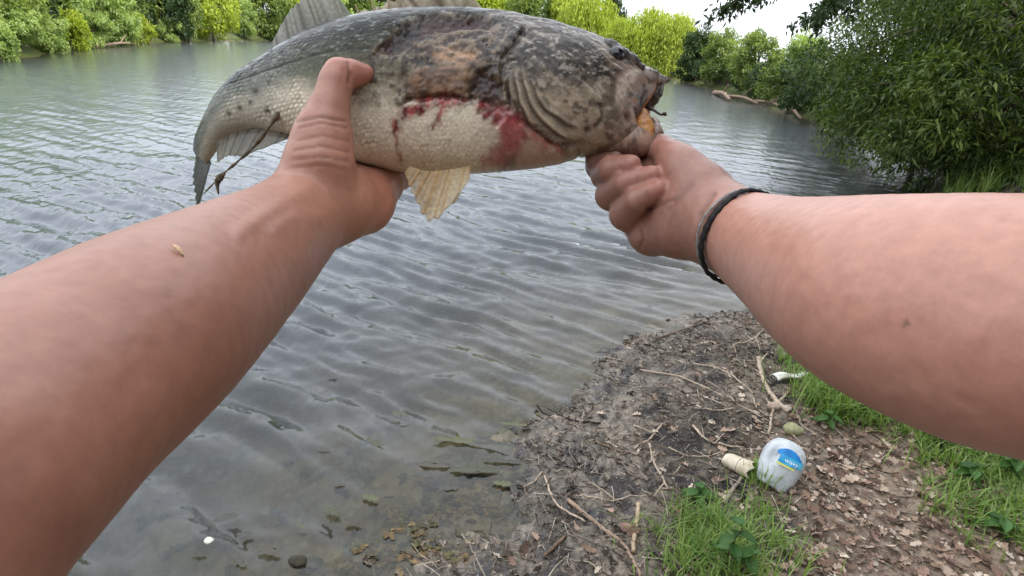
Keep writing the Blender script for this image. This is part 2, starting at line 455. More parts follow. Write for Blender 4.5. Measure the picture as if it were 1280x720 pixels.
# unit crowns (height 1) shared between far trees
FAR = {}
def far_variant(key, seed, kind):
    if kind == 'willow':
        V_, F_, c_ = willow_crown(seed, 420, (0.42, 0.42, 0.40), (0, 0, 0.58), 1.0, 0.055, 0.020)
        tv, tf = trunk_mesh(seed, 0.75, 0.035, [(0.2, 0, .75), (-.2, .1, .8), (0, -.2, .7)])
    elif kind == 'shrub':
        V_, F_, c_, cc = crown(seed, 44, 95, (0.62, 0.62, 0.50), (0, 0, 0.50), 0.065, 0.036, 0.26, low=-0.95)
        tv, tf = trunk_mesh(seed, 0.45, 0.03, list(cc[:6]))
    else:
        V_, F_, c_, cc = crown(seed, 76, 105, (0.40, 0.40, 0.48), (0, 0, 0.52), 0.042, 0.026, 0.25, low=-0.92)
        tv, tf = trunk_mesh(seed, 0.8, 0.026, list(cc[:9]))
    FAR[key] = (mesh(key + '_crown', V_, F_, False, c_), mesh(key + '_trunk', tv, tf))
for k in range(3):
    far_variant('broad%d' % k, 100 + k, 'broad'); far_variant('shrub%d' % k, 200 + k, 'shrub'); far_variant('willow%d' % k, 300 + k, 'willow')
_mcache = {}
def crown_with(key, m_):
    if (key, m_.name) not in _mcache:
        me = FAR[key][0].copy(); me.materials.clear(); me.materials.append(m_); _mcache[(key, m_.name)] = me
    return _mcache[(key, m_.name)]
for v in FAR.values(): v[1].materials.append(bark)

def far_tree(name, px, py, top, key, m_, label, group, back=0.6, wide=1.0, cat='tree'):
    g0 = ground(px, py); dr = g0[:2] / np.linalg.norm(g0[:2]); q = g0[:2] + dr * back
    hh = th(q[0], q[1]); dep = (np.array([q[0], q[1], hh]) - CAM) @ FW
    height = (py - top) / FOC * dep
    e = obj(name, None, label=label, cat=cat, group=group, loc=(q[0], q[1], hh - 0.05))
    w = height * wide
    e.scale = (w, w, height); e.rotation_euler = (0, 0, random.uniform(0, 6.28))
    obj('trunk', FAR[key][1], parent=e); obj('crown', crown_with(key, m_), parent=e)
    return e

def hue(lab, i, words): return words[i % len(words)] + ' ' + lab
# back row behind the left shore, crowns running out of the top of the picture
LBK = 'tall tree in the back row behind the shrubs of the left shore'
for i, (px, py, top, back) in enumerate([(-90, 80, -70, 5), (-20, 70, -52, 5), (45, 66, -60, 6), (115, 60, -50, 7), (185, 54, -46, 7), (235, 52, -40, 8),
                                         (290, 51, -42, 9), (340, 50, -38, 9), (400, 54, -32, 9), (460, 58, -32, 8), (520, 62, -36, 8), (575, 66, -28, 8), (635, 72, -30, 8)]):
    far_tree('shore_tree', px, py, top, 'broad%d' % (i % 3), (M_mid, M_pale, M_mid, M_dark)[i % 4], hue(LBK, i, ('mid green', 'pale green', 'mid green', 'dark green')), 'tall back row trees of the left shore', back, 0.95)
LMR = 'tree of the middle row rising between pale shrubs and the back row'
for i, (px, py, top, back) in enumerate([(-60, 79, -36, 2.5), (15, 72, -22, 2.8), (50, 68, -32, 3), (80, 64, -20, 3), (105, 61, -30, 3.5), (135, 58, -20, 3.5), (160, 56, -30, 4), (200, 54, -20, 4), (228, 53, -28, 4)]):
    far_tree('middle_row_tree', px, py, top, ('broad%d', 'shrub%d')[i % 2] % (i % 3), (M_pale, M_mid, M_dark, M_pale, M_mid)[i % 5], hue(LMR, i, ('pale green', 'mid green', 'dark green', 'pale green', 'mid green')), 'middle row trees of the left shore', back, 0.8)
# pale shrubs at the water
LSH = 'rounded shrub hanging over the left waterline'
for i, (px, py, top) in enumerate([(-45, 78, 0), (-5, 76, 22), (28, 71, 18), (62, 67, 20), (88, 63, 12), (118, 60, 14), (148, 57, 10), (172, 55, 18), (212, 53, 22)]):
    far_tree('waterside_shrub', px, py, top, 'shrub%d' % (i % 3), (M_pale, M_willow, M_pale)[i % 3] if px > 40 else M_pale, hue(LSH, i, ('pale green', 'yellow green' if px > 40 else 'pale green', 'pale green')), 'pale waterside shrubs', 0.7, 0.85, 'shrub')
# yellow-green bank trees in the middle of the far shore
LMD = 'tree with foliage down to the water opposite the camera'
for i, (px, py, top) in enumerate([(235, 53, -8), (268, 52, -12), (305, 51, 2), (335, 51, -16), (372, 52, -14), (415, 56, -12), (450, 58, -8), (600, 70, -20), (640, 73, -14), (672, 77, -12), (700, 80, -8)]):
    far_tree('bank_tree', px, py, top, ('broad%d', 'shrub%d')[i % 2] % (i % 3), (M_mid, M_willow, M_pale)[i % 3], hue(LMD, i, ('mid green', 'yellow', 'pale green')), 'trees of the far middle shore', 1.5, 0.8)
# willows right of the fish's head
for px, py, top, lab in ((728, 86, -14, 'tall weeping willow behind the fish back'), (775, 92, 20, 'yellow weeping willow with a dark pointed tree behind it'),
                         (806, 96, 8, 'tallest bright yellow weeping willow above the fish mouth'), (835, 99, 20, 'bright weeping willow trailing into the water beside the dark trees')):
    far_tree('weeping_willow', px, py, top, 'willow%d' % (px % 3), M_willow, lab, 'weeping willows on the far shore', 0.8, 0.85)
far_tree('pointed_tree', 758, 90, 10, 'broad1', M_dark, 'dark pointed tree rising behind the weeping willows', None, 12, 0.5)
# darker trees right of the willows
for px, py, top, key, mm, lab, wide in ((868, 106, 42, 'broad0', M_dark, 'dark rounded tree next to the weeping willows', 0.95),
                                        (898, 113, 47, 'broad2', M_mid, 'dusty green tree between the dark rounded tree and the small dome shaped tree', 0.95),
                                        (938, 124, 50, 'broad1', M_mid, 'small dome shaped green tree above the driftwood bank', 0.9),
                                        (990, 138, 64, 'broad0', M_pale, 'pale leafy tree where the driftwood bank meets the near bush', 0.8)):
    far_tree('inlet_tree', px, py, top, key, mm, lab, 'trees around the inlet', 2.2, wide)
LIS = 'low shrub overhanging the inlet waterline below the taller trees'
for i, (px, py, top) in enumerate([(862, 104, 72), (885, 109, 76), (908, 114, 76), (930, 119, 82), (955, 128, 84), (978, 136, 84), (1005, 146, 88), (1030, 156, 70)]):
    far_tree('inlet_shrub', px, py, top, 'shrub%d' % (i % 3), (M_dark, M_dark, M_bush)[i % 3], hue(LIS, i, ('blackish green', 'blackish green', 'fresh green')), 'dark shrubs along the inlet', 0.9, 1.05, 'shrub')

# pale driftwood and a dead trunk standing in the water
M_drift = simple('driftwood', srgb(112, 92, 76), srgb(156, 136, 118), 20, 0.85, 0.5, 0.004)
for i, (a, b_, r, lab) in enumerate((((893, 115), (912, 124), 0.13, 'thick pale driftwood log at the edge of the inlet'), ((905, 119), (948, 128), 0.09, 'long pale driftwood log lying along the inlet bank'),
                        ((945, 124), (985, 137), 0.07, 'thin pale driftwood pole on the inlet bank below the dark shrubs'), ((968, 128), (1002, 146), 0.08, 'forked grey driftwood branch reaching to the near bush'),
                        ((118, 57), (170, 54), 0.09, 'pale beached log on the left shore between shrubs'))):
    A_, B_ = ground(*a, .12), ground(*b_, .12)
    A_[2] = max(th(A_[0], A_[1]), 0) + r * .6; B_[2] = max(th(B_[0], B_[1]), 0) + r * .8
    mid = (A_ + B_) / 2 + np.array([0.1, 0.1, 0.12])
    V_, F_ = tube(curve([A_, mid, B_], 12), np.linspace(r, r * .55, 12), 7)
    br, bf = tube(curve([mid, mid + (B_ - A_) * .2 + [0, 0, .45]], 6), np.linspace(r * .4, .02, 6), 5)
    V_, F_ = join([(V_, F_), (br, bf)]); o0 = A_.copy()
    obj('driftwood_log', mesh('driftwood_log', V_ - o0, F_), M_drift, label=lab, cat='log', group='driftwood', loc=o0)
p = ground(187, 55); V_, F_ = tube(curve([(0, 0, -.6), (0.03, 0, .5), (0, 0.02, 1.35)], 6), [.14, .13, .12, .12, .11, .08], 7)
obj('dead_post', mesh('dead_post', V_, F_), M_drift, label='pale dead stump standing upright in the water off the left shore', cat='stump', loc=(p[0], p[1], 0))

# ---- near right bank: big leafy bush overhanging the water, and shade trees
def big_tree(name, label, xyb, h, rtrunk, rad, cz, seed, ncl, per, L, Wd, m_, lean=(0, 0), cat='tree', group=None, cr_=0.22, off=(0, 0), low=-0.75, droop=0.35):
    z0 = th(*xyb); lo_ = .12
    if cat == 'bush': cz -= z0 * .8; lo_ = .07 - z0
    e = obj(name, None, label=label, cat=cat, group=group, loc=(xyb[0], xyb[1], z0))
    V_, F_, c_, cc = crown(seed, ncl, per, rad, (off[0], off[1], cz), L, Wd, cr_, droop, 0.8, low)
    keep_ = (V_[F_].min(1)[:, 2] > lo_)
    F_ = F_[keep_]; used_ = np.zeros(len(V_), bool); used_[F_.ravel()] = True; mp_ = np.cumsum(used_) - 1
    obj('crown', mesh('crown', V_[used_], mp_[F_], False, c_[used_]), m_, e)
    tg = cc[np.argsort(-cc[:, 2])][::max(1, len(cc) // 26)]
    tv, tf = trunk_mesh(seed, h, rtrunk, list(tg), lean)
    obj('trunk', mesh('trunk', tv, tf), bark, e)
    return e
big_tree('leafy_bush', 'large dark green bush overhanging the pond beside the muddy path', (8.3, 10.6), 3.2, 0.10, (3.0, 3.2, 2.5), 2.2, 401, 200, 165, 0.115, 0.032, M_bush, (-0.4, -0.3), 'bush', off=(0.1, 0.2), low=-0.95)
big_tree('leafy_bush', 'low spreading bush trailing its leaves into the dark water', (8.0, 10.0), 1.5, 0.07, (2.9, 2.3, 1.35), 1.15, 405, 190, 140, 0.11, 0.032, M_bush, (-0.3, -0.1), 'bush', off=(-0.45, 0.3), low=-0.97)
big_tree('leafy_bush', 'lower green bush at the water edge in front of the inlet shrubs', (8.9, 14.2), 2.6, 0.08, (2.6, 2.8, 2.1), 1.8, 402, 140, 160, 0.115, 0.034, M_bush, (-0.3, 0), 'bush', low=-0.95)
big_tree('leafy_bush', 'tall green bush standing on the grassy bank behind the outstretched arm', (10.6, 9.2), 4.4, 0.12, (2.9, 2.8, 3.0), 2.9, 403, 190, 170, 0.12, 0.034, M_bush, (0.2, 0.2), 'bush', low=-0.95)
big_tree('leafy_bush', 'high green bush between the overhanging bush and the inlet', (11.5, 15.5), 5.5, 0.14, (3.2, 3.2, 3.2), 3.4, 404, 140, 120, 0.14, 0.045, M_dark, (0, 0), 'bush', low=-0.95)
for i, (x, y, h, R_, cz, lab) in enumerate(((13.5, 8.5, 11, 4.6, 8.2, 'tall shade tree rising over the bushes of the near bank'), (9.5, 1.5, 11, 4.4, 8.0, 'tall shade tree over the leaf covered path'),
                                         (7.2, -4.0, 11, 4.4, 8.0, 'tall shade tree behind the person'), (14.5, 15.5, 11, 4.2, 8, 'tall shade tree over the high green bush'), (5.2, 0.2, 9.5, 2.6, 8.2, 'slender shade tree closest to the muddy bank'))):
    big_tree('shade_tree', lab, (x, y), h * .9, 0.24, (R_, R_, 3.6), cz, 420 + i, 130, 110, 0.24, 0.13, M_dark, (0.3, 0.2), group='shade trees on the near bank', cr_=0.24, low=-0.6)

# unseen trees added behind the person to close off the sky there
for i, (x, y, h, w) in enumerate(((-9.5, -12, 9, .8), (-4, -11, 9, .8), (1.2, -12, 10, .8), (6.2, -11, 9.5, .85), (11, -6, 9.5, .85))):
    e = obj('sky_blocker_tree', None, label='dark unseen tree added behind the person to block the sky', cat='tree', group='added trees blocking the sky behind the person', loc=(x, y, th(x, y) - .05))
    e.scale = (h * w, h * w, h); e.rotation_euler = (0, 0, i * 1.3); k = ('broad%d', 'shrub%d')[i % 2] % (i % 3)
    if i % 2: e.scale = (h * w * .7, h * w * .7, h * .9)
    obj('trunk', FAR[k][1], parent=e); obj('crown', crown_with(k, M_dark), parent=e)

# drooping branch of dark leaves hanging into view above the inlet
def hanging_branch(label, pts_px, seed, nleaf):
    g = np.random.default_rng(seed)
    pts = curve([at(*q) for q in pts_px], 24); o0 = pts[0]
    tv, tf = tube(pts - o0, np.linspace(.018, .003, 24), 5)
    e = obj('hanging_branch', None, label=label, cat='branch', group='branches hanging over the pond', loc=o0)
    obj('stem', mesh('stem', tv, tf), bark, e)
    # side twigs carry clusters of leaves
    P, D, tw = [], [], []
    for k in range(26):
        a = pts[g.integers(4, 24)]; b_ = a + g.normal(0, 1, 3) * [.16, .16, .10] - [0, 0, .06]
        tw.append(tube(curve([a, (a + b_) / 2 + [0, 0, .02], b_], 5) - o0, np.linspace(.005, .002, 5), 4))
        t = g.random(nleaf // 26)[:, None]
        P.append(a + (b_ - a) * t + g.normal(0, .03, (nleaf // 26, 3))); D.append(g.normal(0, .6, (nleaf // 26, 3)) - [0, 0, .6])
    v_, f_ = join(tw); obj('twigs', mesh('twigs', v_, f_), bark, e, kind='stuff')
    P = np.concatenate(P) - o0; D = np.concatenate(D)
    V_, F_ = leaf_quads(P, D, rand_dirs(g, len(P)), .062 * g.uniform(.7, 1.3, len(P)), .03)
    c_ = np.repeat(np.column_stack([g.random(len(P)), g.random(len(P)) * .4, g.random(len(P))]), 4, 0)
    obj('leaves', mesh('leaves', V_, F_, False, c_), M_dark, e)
hanging_branch('drooping dark leafy branch over the pale gap of sky', [(1190, -190, 5.4), (1060, -110, 5.3), (960, -35, 5.2), (915, 6, 5.1)], 51, 900)
hanging_branch('dense dark leafy branch hanging beside the large overhanging bush', [(1230, -160, 5.8), (1120, -90, 5.7), (1055, -15, 5.6), (1020, 25, 5.5)], 52, 1400)

# ---- grass
M_grass = foliage('grass_blades', srgb(78, 112, 44), srgb(124, 158, 72), srgb(176, 186, 120), 0.4, 0.45)
def blades(P, g, hmin, hmax, w, spread=0.5):
    n_ = len(P); az = g.random(n_) * 6.28; ln = g.uniform(hmin, hmax, n_); bend = g.uniform(.2, 1.0, n_) * spread
    d = np.column_stack([np.cos(az), np.sin(az), np.zeros(n_)]); sd = np.column_stack([-np.sin(az), np.cos(az), np.zeros(n_)])
    rows = []
    for t, wf in ((0, 1), (.35, .95), (.7, .65), (1, .06)):
        c_ = P + d * (ln * bend * t * t * .9)[:, None] + np.array([0, 0, 1.0]) * (ln * (t - .35 * bend * t * t))[:, None]
        ww = (w * wf * g.uniform(.8, 1.2, n_))[:, None] * .5
        rows += [c_ - sd * ww, c_ + sd * ww]
    V_ = np.stack(rows, 1).reshape(-1, 3); b0 = np.arange(n_)[:, None] * 8
    F_ = np.concatenate([b0 + np.array([[2 * k, 2 * k + 1, 2 * k + 3, 2 * k + 2]]) for k in range(3)], 0)
    c_ = np.repeat(np.column_stack([g.random(n_), np.clip(g.normal(.25, .25, n_), 0, 1), g.random(n_)]), 8, 0)
    return V_, F_, c_
def grass_patch(name, label, blobs, count, hmin, hmax, w, seed, spread=.6):
    g = np.random.default_rng(seed); Ps = []
    tot = sum(b_[2] for b_ in blobs)
    for px, py, wt, rx in blobs:
        c_ = onground(px, py); k = int(count * wt / tot)
        q = c_[:2] + g.normal(0, rx, (k, 2)) * [1, .75]; Ps.append(q)
    q = np.concatenate(Ps); hz_, dd_ = terrain(q); q, hz_ = q[dd_ > .12], hz_[dd_ > .12]
    # gather blades into tufts
    tuft = q[g.integers(0, len(q), len(q) // 14 + 1)]; k = g.integers(0, len(tuft), len(q)); mixm = g.random(len(q)) < .6
    q[mixm] = tuft[k[mixm]] + g.normal(0, .013, (mixm.sum(), 2)); hz_, _ = terrain(q)
    P = np.column_stack([q, hz_ - .004]); o0 = np.array([P[:, 0].mean(), P[:, 1].mean(), P[:, 2].mean()])
    V_, F_, c_ = blades(P - o0, g, hmin, hmax, w, spread)
    obj(name, mesh(name, V_, F_, False, c_), M_grass, label=label, cat='grass', kind='stuff', loc=o0)
grass_patch('grass', 'tall green grass behind the torn white jug', [(1040, 500, 4, .13), (1062, 520, 3, .10), (1085, 515, 2, .09), (1020, 470, 2, .1)], 1500, .07, .26, .006, 71, 1.25)
grass_patch('grass', 'bright green grass clump in front of the torn white jug', [(890, 665, 4, .085), (860, 700, 3, .09), (940, 690, 3, .08), (900, 720, 3, .09), (950, 640, 1.5, .05), (860, 650, 1.2, .06), (985, 700, 1, .06)], 1350, .03, .15, .0045, 72, 1.25)
grass_patch('grass', 'short green grass along the far side of the leaf covered path', [(1180, 560, 3, .12), (1230, 590, 4, .14), (1280, 620, 4, .16), (1215, 640, 2, .10), (1290, 680, 2, .12), (1160, 545, 2, .10), (1330, 600, 4, .2)], 2600, .03, .14, .0065, 73, 1.3)
grass_patch('grass', 'few grass blades between the beige cup and the jug', [(940, 600, 1, .03), (950, 606, 1, .03)], 140, .05, .14, .005, 74)
grass_patch('grass', 'tall grass under the tall bush on the right bank', [(1250, 235, 3, .5), (1280, 215, 3, .6), (1200, 245, 2, .5), (1340, 235, 3, .7), (1160, 250, 1, .4)], 2600, .2, .6, .016, 75)
grass_patch('grass', 'grass hidden beyond the outstretched right arm', [(1120, 400, 2, .25), (1150, 340, 2, .4), (1250, 380, 2, .35)], 900, .06, .2, .008, 76)
# ------------------------------------------------------------------ litter on the near bank
def leaf_outline():
    # lobed dry leaf, 10 points round the rim
    return np.array([(0, 0), (.18, .20), (.34, .13), (.45, .31), (.62, .16), (.78, .22), (1, 0), (.78, -.22), (.62, -.15), (.45, -.30), (.33, -.13), (.17, -.19)])
OUT = leaf_outline()
def dry_leaf(g, L):
    o_ = OUT * [1, g.uniform(.8, 1.4)] * (1 + g.normal(0, .08, (12, 1)))
    z = g.uniform(.1, .9) * (o_[:, 1] ** 2) * 2.0 + g.uniform(-.5, .7) * (o_[:, 0] - .5) ** 2 + g.normal(0, .025, 12)
    V_ = np.column_stack([o_[:, 0] - .5, o_[:, 1], z]) * L
    V_ = np.vstack([V_, [[-.12 * L, 0, 0], [.2 * L, 0, -.01 * L]]])
    c0, c1 = 12, 13
    F_ = [(0, 1, c0), (1, 2, c0), (2, 3, c0), (3, c1, c0), (3, 4, c1), (4, 5, c1), (5, 6, c1), (6, 7, c1), (7, 8, c1), (8, 9, c1), (9, c0, c1), (9, 10, c0), (10, 11, c0), (11, 0, c0)]
    return V_, np.array(F_)
def rotz(V_, a):
    c_, s_ = math.cos(a), math.sin(a); R_ = np.array([[c_, -s_, 0], [s_, c_, 0], [0, 0, 1]]); return V_ @ R_.T
def rotx(V_, a):
    c_, s_ = math.cos(a), math.sin(a); R_ = np.array([[1, 0, 0], [0, c_, -s_], [0, s_, c_]]); return V_ @ R_.T
LEAFC = [srgb(156, 132, 110), srgb(188, 168, 146), srgb(126, 102, 84), srgb(144, 118, 102), srgb(206, 190, 168), srgb(94, 76, 64), srgb(170, 144, 124)]
LEAFW = ['tan brown', 'pale beige', 'brown', 'pinkish brown', 'cream coloured', 'dark brown', 'light pinkish brown']
MUDC = [srgb(120, 106, 92), srgb(158, 144, 128), srgb(80, 68, 58), srgb(60, 50, 42), srgb(184, 170, 152), srgb(104, 88, 74)]
M_leaf = tinted('dry_leaf', 0.75, 0.3, 70, 0.5, 0.4, 0.001, trans=0.15)
M_twig = tinted('dry_twig', 0.85, 0.2, 60, 0.5, 0.6, 0.001)
g = np.random.default_rng(81)
PATH = np.array([(1000, 545), (1110, 515), (1180, 575), (1230, 650), (1280, 700), (1310, 780), (960, 780), (985, 690), (1000, 640), (985, 600)])
def in_path(px, py, n_):
    """random points on the path, in world coordinates"""
    q = np.column_stack([px + g.random(n_) * 0, py + g.random(n_) * 0]); return q
PW = np.array([ground(a, b_, .14)[:2] for a, b_ in PATH])
def sd_poly(xy, poly):
    ins = np.zeros(len(xy), bool); d2 = np.full(len(xy), 1e9)
    for i in range(len(poly)):
        a, b_ = poly[i], poly[(i + 1) % len(poly)]; e = b_ - a; w = xy - a
        t = np.clip((w @ e) / (e @ e), 0, 1); q = w - t[:, None] * e; d2 = np.minimum(d2, (q * q).sum(1))
        c_ = ((a[1] > xy[:, 1]) != (b_[1] > xy[:, 1])); ins ^= c_ & (xy[:, 0] < (b_[0] - a[0]) * (xy[:, 1] - a[1]) / (b_[1] - a[1] + 1e-12) + a[0])
    d = np.sqrt(d2); return np.where(ins, -d, d)
# leaf litter (uncountable) over the path, thinner elsewhere
def scatter(n_, box, dens):
    q = np.column_stack([g.uniform(box[0], box[1], n_), g.uniform(box[2], box[3], n_)])
    k = g.random(n_) < dens(q); q = q[k]; h_, d_ = terrain(q); return q, h_, d_
q, h_, d_ = scatter(40000, (-.3, 4.2, .6, 4.6), lambda q: np.clip(.9 - sd_poly(q, PW) * 2.2, .05, 1) * .55)
ok = d_ > .5; q, h_ = q[ok], h_[ok]
parts, cols = [], []
for i in range(len(q)):
    L = g.uniform(.012, .045); V_, F_ = dry_leaf(g, L)
    V_ = rotz(rotx(V_, g.normal(0, .45)), g.random() * 6.28) + [q[i, 0], q[i, 1], h_[i] + .004 + g.random() * .012]
    parts.append((V_, F_)); c_ = np.array(LEAFC[g.integers(0, 7)]) * g.uniform(.7, 1.15); cols.append(np.tile(c_, (len(V_), 1)))
V_, F_ = join(parts); obj('leaf_litter', mesh('leaf_litter', V_, F_, False, np.concatenate(cols)), M_leaf, kind='stuff', label='small dry brown leaves and bits covering the path', cat='leaf litter')
# bits of rotten leaf, bark and root on the mud
q, h_, d_ = scatter(48000, (-.6, 3.2, 1.1, 4.9), lambda q: np.full(len(q), .9))
ok = (d_ > -.06) & (d_ < 1.15) & (sd_poly(q, PW) > .02) & (g.random(len(q)) < .42 * (.2 + 1.3 * sstep(.35, .65, fbm(q * 3.5, 15))) * (1 - .5 * sstep(.7, 1.15, d_))); q, h_ = q[ok], h_[ok]
mz = sstep(.35, .65, fbm(q * 4, 19))
parts, cols = [], []
for i in range(len(q)):
    V_, F_ = dry_leaf(g, g.uniform(.012, .05)); V_[:, 1] *= g.uniform(.15, .8); V_ = rotz(rotx(V_, g.normal(0, .55)), g.random() * 6.28) + [q[i, 0], q[i, 1], h_[i] + .002 + g.random() * .006]
    parts.append((V_, F_)); c_ = np.array(MUDC[min(5, int(abs(g.normal(0, 2.0))))]) * g.uniform(.5, 1.3) * (.55 + .9 * mz[i]); cols.append(np.tile(c_, (len(V_), 1)))
V_, F_ = join(parts); obj('mud_debris', mesh('mud_debris', V_, F_, False, np.concatenate(cols)), M_leaf, kind='stuff', label='grey rotten leaf and bark bits on the wet mud', cat='debris')
q, h_, d_ = scatter(20000, (-.6, 3.4, 1.1, 4.9), lambda q: np.full(len(q), .9))
ok = (d_ > -.02) & (d_ < 1.5) & (g.random(len(q)) < .5); q, h_ = q[ok], h_[ok]
parts, cols = [], []
for i in range(len(q)):
    L = g.uniform(.03, .2) * g.uniform(.4, 1); a = g.random() * 6.28; d = np.array([math.cos(a), math.sin(a), g.normal(0, .15)])
    c0 = np.array([q[i, 0], q[i, 1], h_[i] + .006]); mid = c0 + g.normal(0, .006, 3)
    V_, F_ = tube(curve([c0 - d * L / 2, mid, c0 + d * L / 2], 5), np.linspace(g.uniform(.001, .0028), .0008, 5), 4)
    parts.append((V_, F_)); cols.append(np.tile(np.array(MUDC[g.integers(0, 6)]) * g.uniform(.7, 1.2), (len(V_), 1)))
V_, F_ = join(parts); obj('twig_litter', mesh('twig_litter', V_, F_, True, np.concatenate(cols)), M_twig, kind='stuff', label='fine twigs and rootlets scattered over the mud', cat='twigs')
# leaves large enough to pick out one by one
variants = []
for k in range(14):
    V_, F_ = dry_leaf(g, 1.0)
    variants.append(mesh('fallen_leaf', V_, F_, False, np.tile(np.array(LEAFC[k % 7]) * (1, .95, .95), (len(V_), 1))))
    variants[-1].materials.append(M_leaf)
cnt = 0
while cnt < 230:
    px, py = g.uniform(985, 1280), g.uniform(505, 720); p = onground(px, py)
    if sd_poly(p[None, :2], PW)[0] > .03: continue
    o = obj('fallen_leaf', variants[cnt % 14], label=LEAFW[cnt % 7] + ' lobed dry leaf lying on the path', cat='leaf', group='dry leaves lying on the path', loc=p + [0, 0, .012])
    s_ = g.uniform(.026, .062); o.scale = (s_, s_, s_); o.rotation_euler = (g.normal(0, .3), g.normal(0, .3), g.random() * 6.28); cnt += 1
for px, py, s_ in [(655, 690, .07), (640, 705, .06), (668, 672, .05), (720, 660, .05), (790, 668, .05), (872, 470, .05), (905, 462, .06), (890, 430, .05), (862, 520, .045), (905, 540, .05), (780, 505, .05),
                   (795, 520, .05), (818, 500, .045), (842, 540, .045), (750, 520, .05), (700, 570, .05), (922, 415, .05), (935, 405, .055), (762, 640, .05), (735, 690, .06), (845, 640, .05), (925, 640, .04)]:
    p = onground(px, py); o = obj('fallen_leaf', variants[g.integers(0, 14)], label='pale curled leaf lying on the wet mud', cat='leaf', group='pale curled leaves on the mud', loc=p + [0, 0, .012])
    o.scale = (s_, s_, s_); o.rotation_euler = (g.normal(0, .4), g.normal(0, .4), g.random() * 6.28)
# sunk and floating leaves in the shallows; long ones imitate algae streaks refracted by ripples
M_wet = tinted('wet_leaf_or_streak', 0.35, 0.5, 60, 0.5, 0.3, 0.001)
wet = []
for k in range(5):
    V_, F_ = dry_leaf(g, 1.0); V_[:, 2] *= .25
    wet.append(mesh('wet_leaf_or_streak', V_, F_, False, np.tile(np.array([srgb(56, 60, 28), srgb(48, 42, 28), srgb(74, 76, 32), srgb(52, 52, 38), srgb(60, 52, 34)][k]), (len(V_), 1)))); wet[-1].materials.append(M_wet)
for i, (px, py, s_, a) in enumerate([(460, 556, .12, -.1), (405, 566, .06, 0), (575, 553, .26, 0.0), (615, 557, .2, 0), (535, 583, .22, 0.05), (590, 590, .2, .1), (625, 578, .18, 0), (645, 533, .18, 0), (283, 650, .10, .5), (425, 608, .05, .6),
                                  (412, 640, .07, -.4), (440, 652, .07, 0), (378, 660, .04, 0), (306, 670, .06, .2), (338, 690, .10, -.2), (372, 702, .05, 0), (246, 697, .05, .1), (465, 625, .09, -.2), (300, 705, .07, -.6), (283, 686, .03, -.8), (500, 520, .09, -.35), (412, 468, .06, -.3), (630, 607, .10, 0), (560, 612, .10, .2)]):
    p = ground(px, py, .008); p[2] = .018
    o = obj('wet_leaf_or_streak', wet[i % 5], label=['olive green', 'dark brown', 'yellow green', 'grey green', 'brown'][i % 5] + ' wet leaf or leaf shaped streak of refracted algae in the shallow water', cat='leaf', group='wet leaves in the shallows', loc=p); o.scale = (s_, s_ * (.7 if s_ < .15 else .32), s_); o.rotation_euler = (0, 0, a)
sunk = 0
while sunk < 45:
    px, py = g.uniform(150, 660), g.uniform(530, 719); p = ground(px, py, -.03); hh = th(p[0], p[1])
    if hh > -.012 or hh < -.2: continue
    k = int(g.integers(0, 5)); s_ = g.uniform(.03, .08)
    o = obj('sunken_leaf', wet[k], label=['olive green', 'dark brown', 'yellow green', 'grey green', 'brown'][k] + ' leaf sunk on the silty bed of the shallows', cat='leaf', group='sunken leaves', loc=(p[0], p[1], hh + .006)); o.scale = (s_, s_, s_); o.rotation_euler = (g.normal(0, .1), g.normal(0, .1), g.random() * 6.28); sunk += 1
# algae mats on the bed
M_alg = tinted('algae', 0.6, 0.4, 50, 0.6, 0.8, 0.004)
parts, cols = [], []
for px, py, r_ in [(590, 625, .10), (560, 640, .10), (520, 660, .12), (480, 690, .12), (550, 600, .07), (600, 600, .06), (450, 705, .12), (500, 640, .06), (560, 690, .1), (620, 640, .05)]:
    c_ = ground(px, py, -.02)
    for k in range(70):
        q = c_[:2] + g.normal(0, r_ * .5, 2) * [1.2, .7]; hh = th(q[0], q[1])
        V_, F_ = dry_leaf(g, g.uniform(.015, .05)); V_[:, 2] *= .3
        parts.append((rotz(V_, g.random() * 6.28) + [q[0], q[1], min(hh + .004, -.001) if hh < 0 else hh + .003], F_))
        cols.append(np.tile(np.array(srgb(*[(76, 72, 34), (92, 74, 40), (58, 54, 30), (120, 98, 60)][g.integers(0, 4)])), (len(V_), 1)))
V_, F_ = join(parts); obj('algae', mesh('algae', V_, F_, False, np.concatenate(cols)), M_alg, kind='stuff', label='brown green algae and silt mat under the shallow water', cat='algae')

# ---- branches and sticks
def stick(label, pts, r0, r1, col, forks=(), lift=None, cat='stick', name='stick'):
    W_ = [onground(a, b_) for a, b_ in pts]; lf = r0 * .8 if lift is None else lift
    for w in W_: w[2] += lf
    r0, r1 = r0 * .85, r1 * .8; n_ = 6 * len(W_); sp = curve(W_, n_); sp += (np.column_stack([fbm(sp[:, :2] * 30, 7), fbm(sp[:, :2] * 30, 9), fbm(sp[:, :2] * 30, 10)]) - .5) * .012
    sp[:, 2] = np.maximum(sp[:, 2], terrain(sp[:, :2])[0] + r1 * .6)
    parts = [tube(sp, np.linspace(r0, r1, n_) * (1 + .25 * (noise(sp * 60, 4) - .5)), 7)]
    for t, dpx, L, rr_ in forks:
        a = sp[int(t * (n_ - 1))]; b_ = onground(*dpx); b_[2] += lf + L
        parts.append(tube(curve([a, (a + b_) / 2 + [0, 0, .006], b_], 8), np.linspace(rr_, rr_ * .4, 8), 5))
    V_, F_ = join(parts); o0 = sp[0].copy()
    c_ = np.array(col) * (.75 + .5 * fbm(V_ * 40, 3)[:, None])
    obj(name, mesh(name, V_ - o0, F_, True, c_), M_twig, label=label, cat=cat, group='sticks on the muddy bank', loc=o0)
PALE, GREY, BRN = srgb(176, 158, 138), srgb(140, 128, 114), srgb(112, 92, 76)
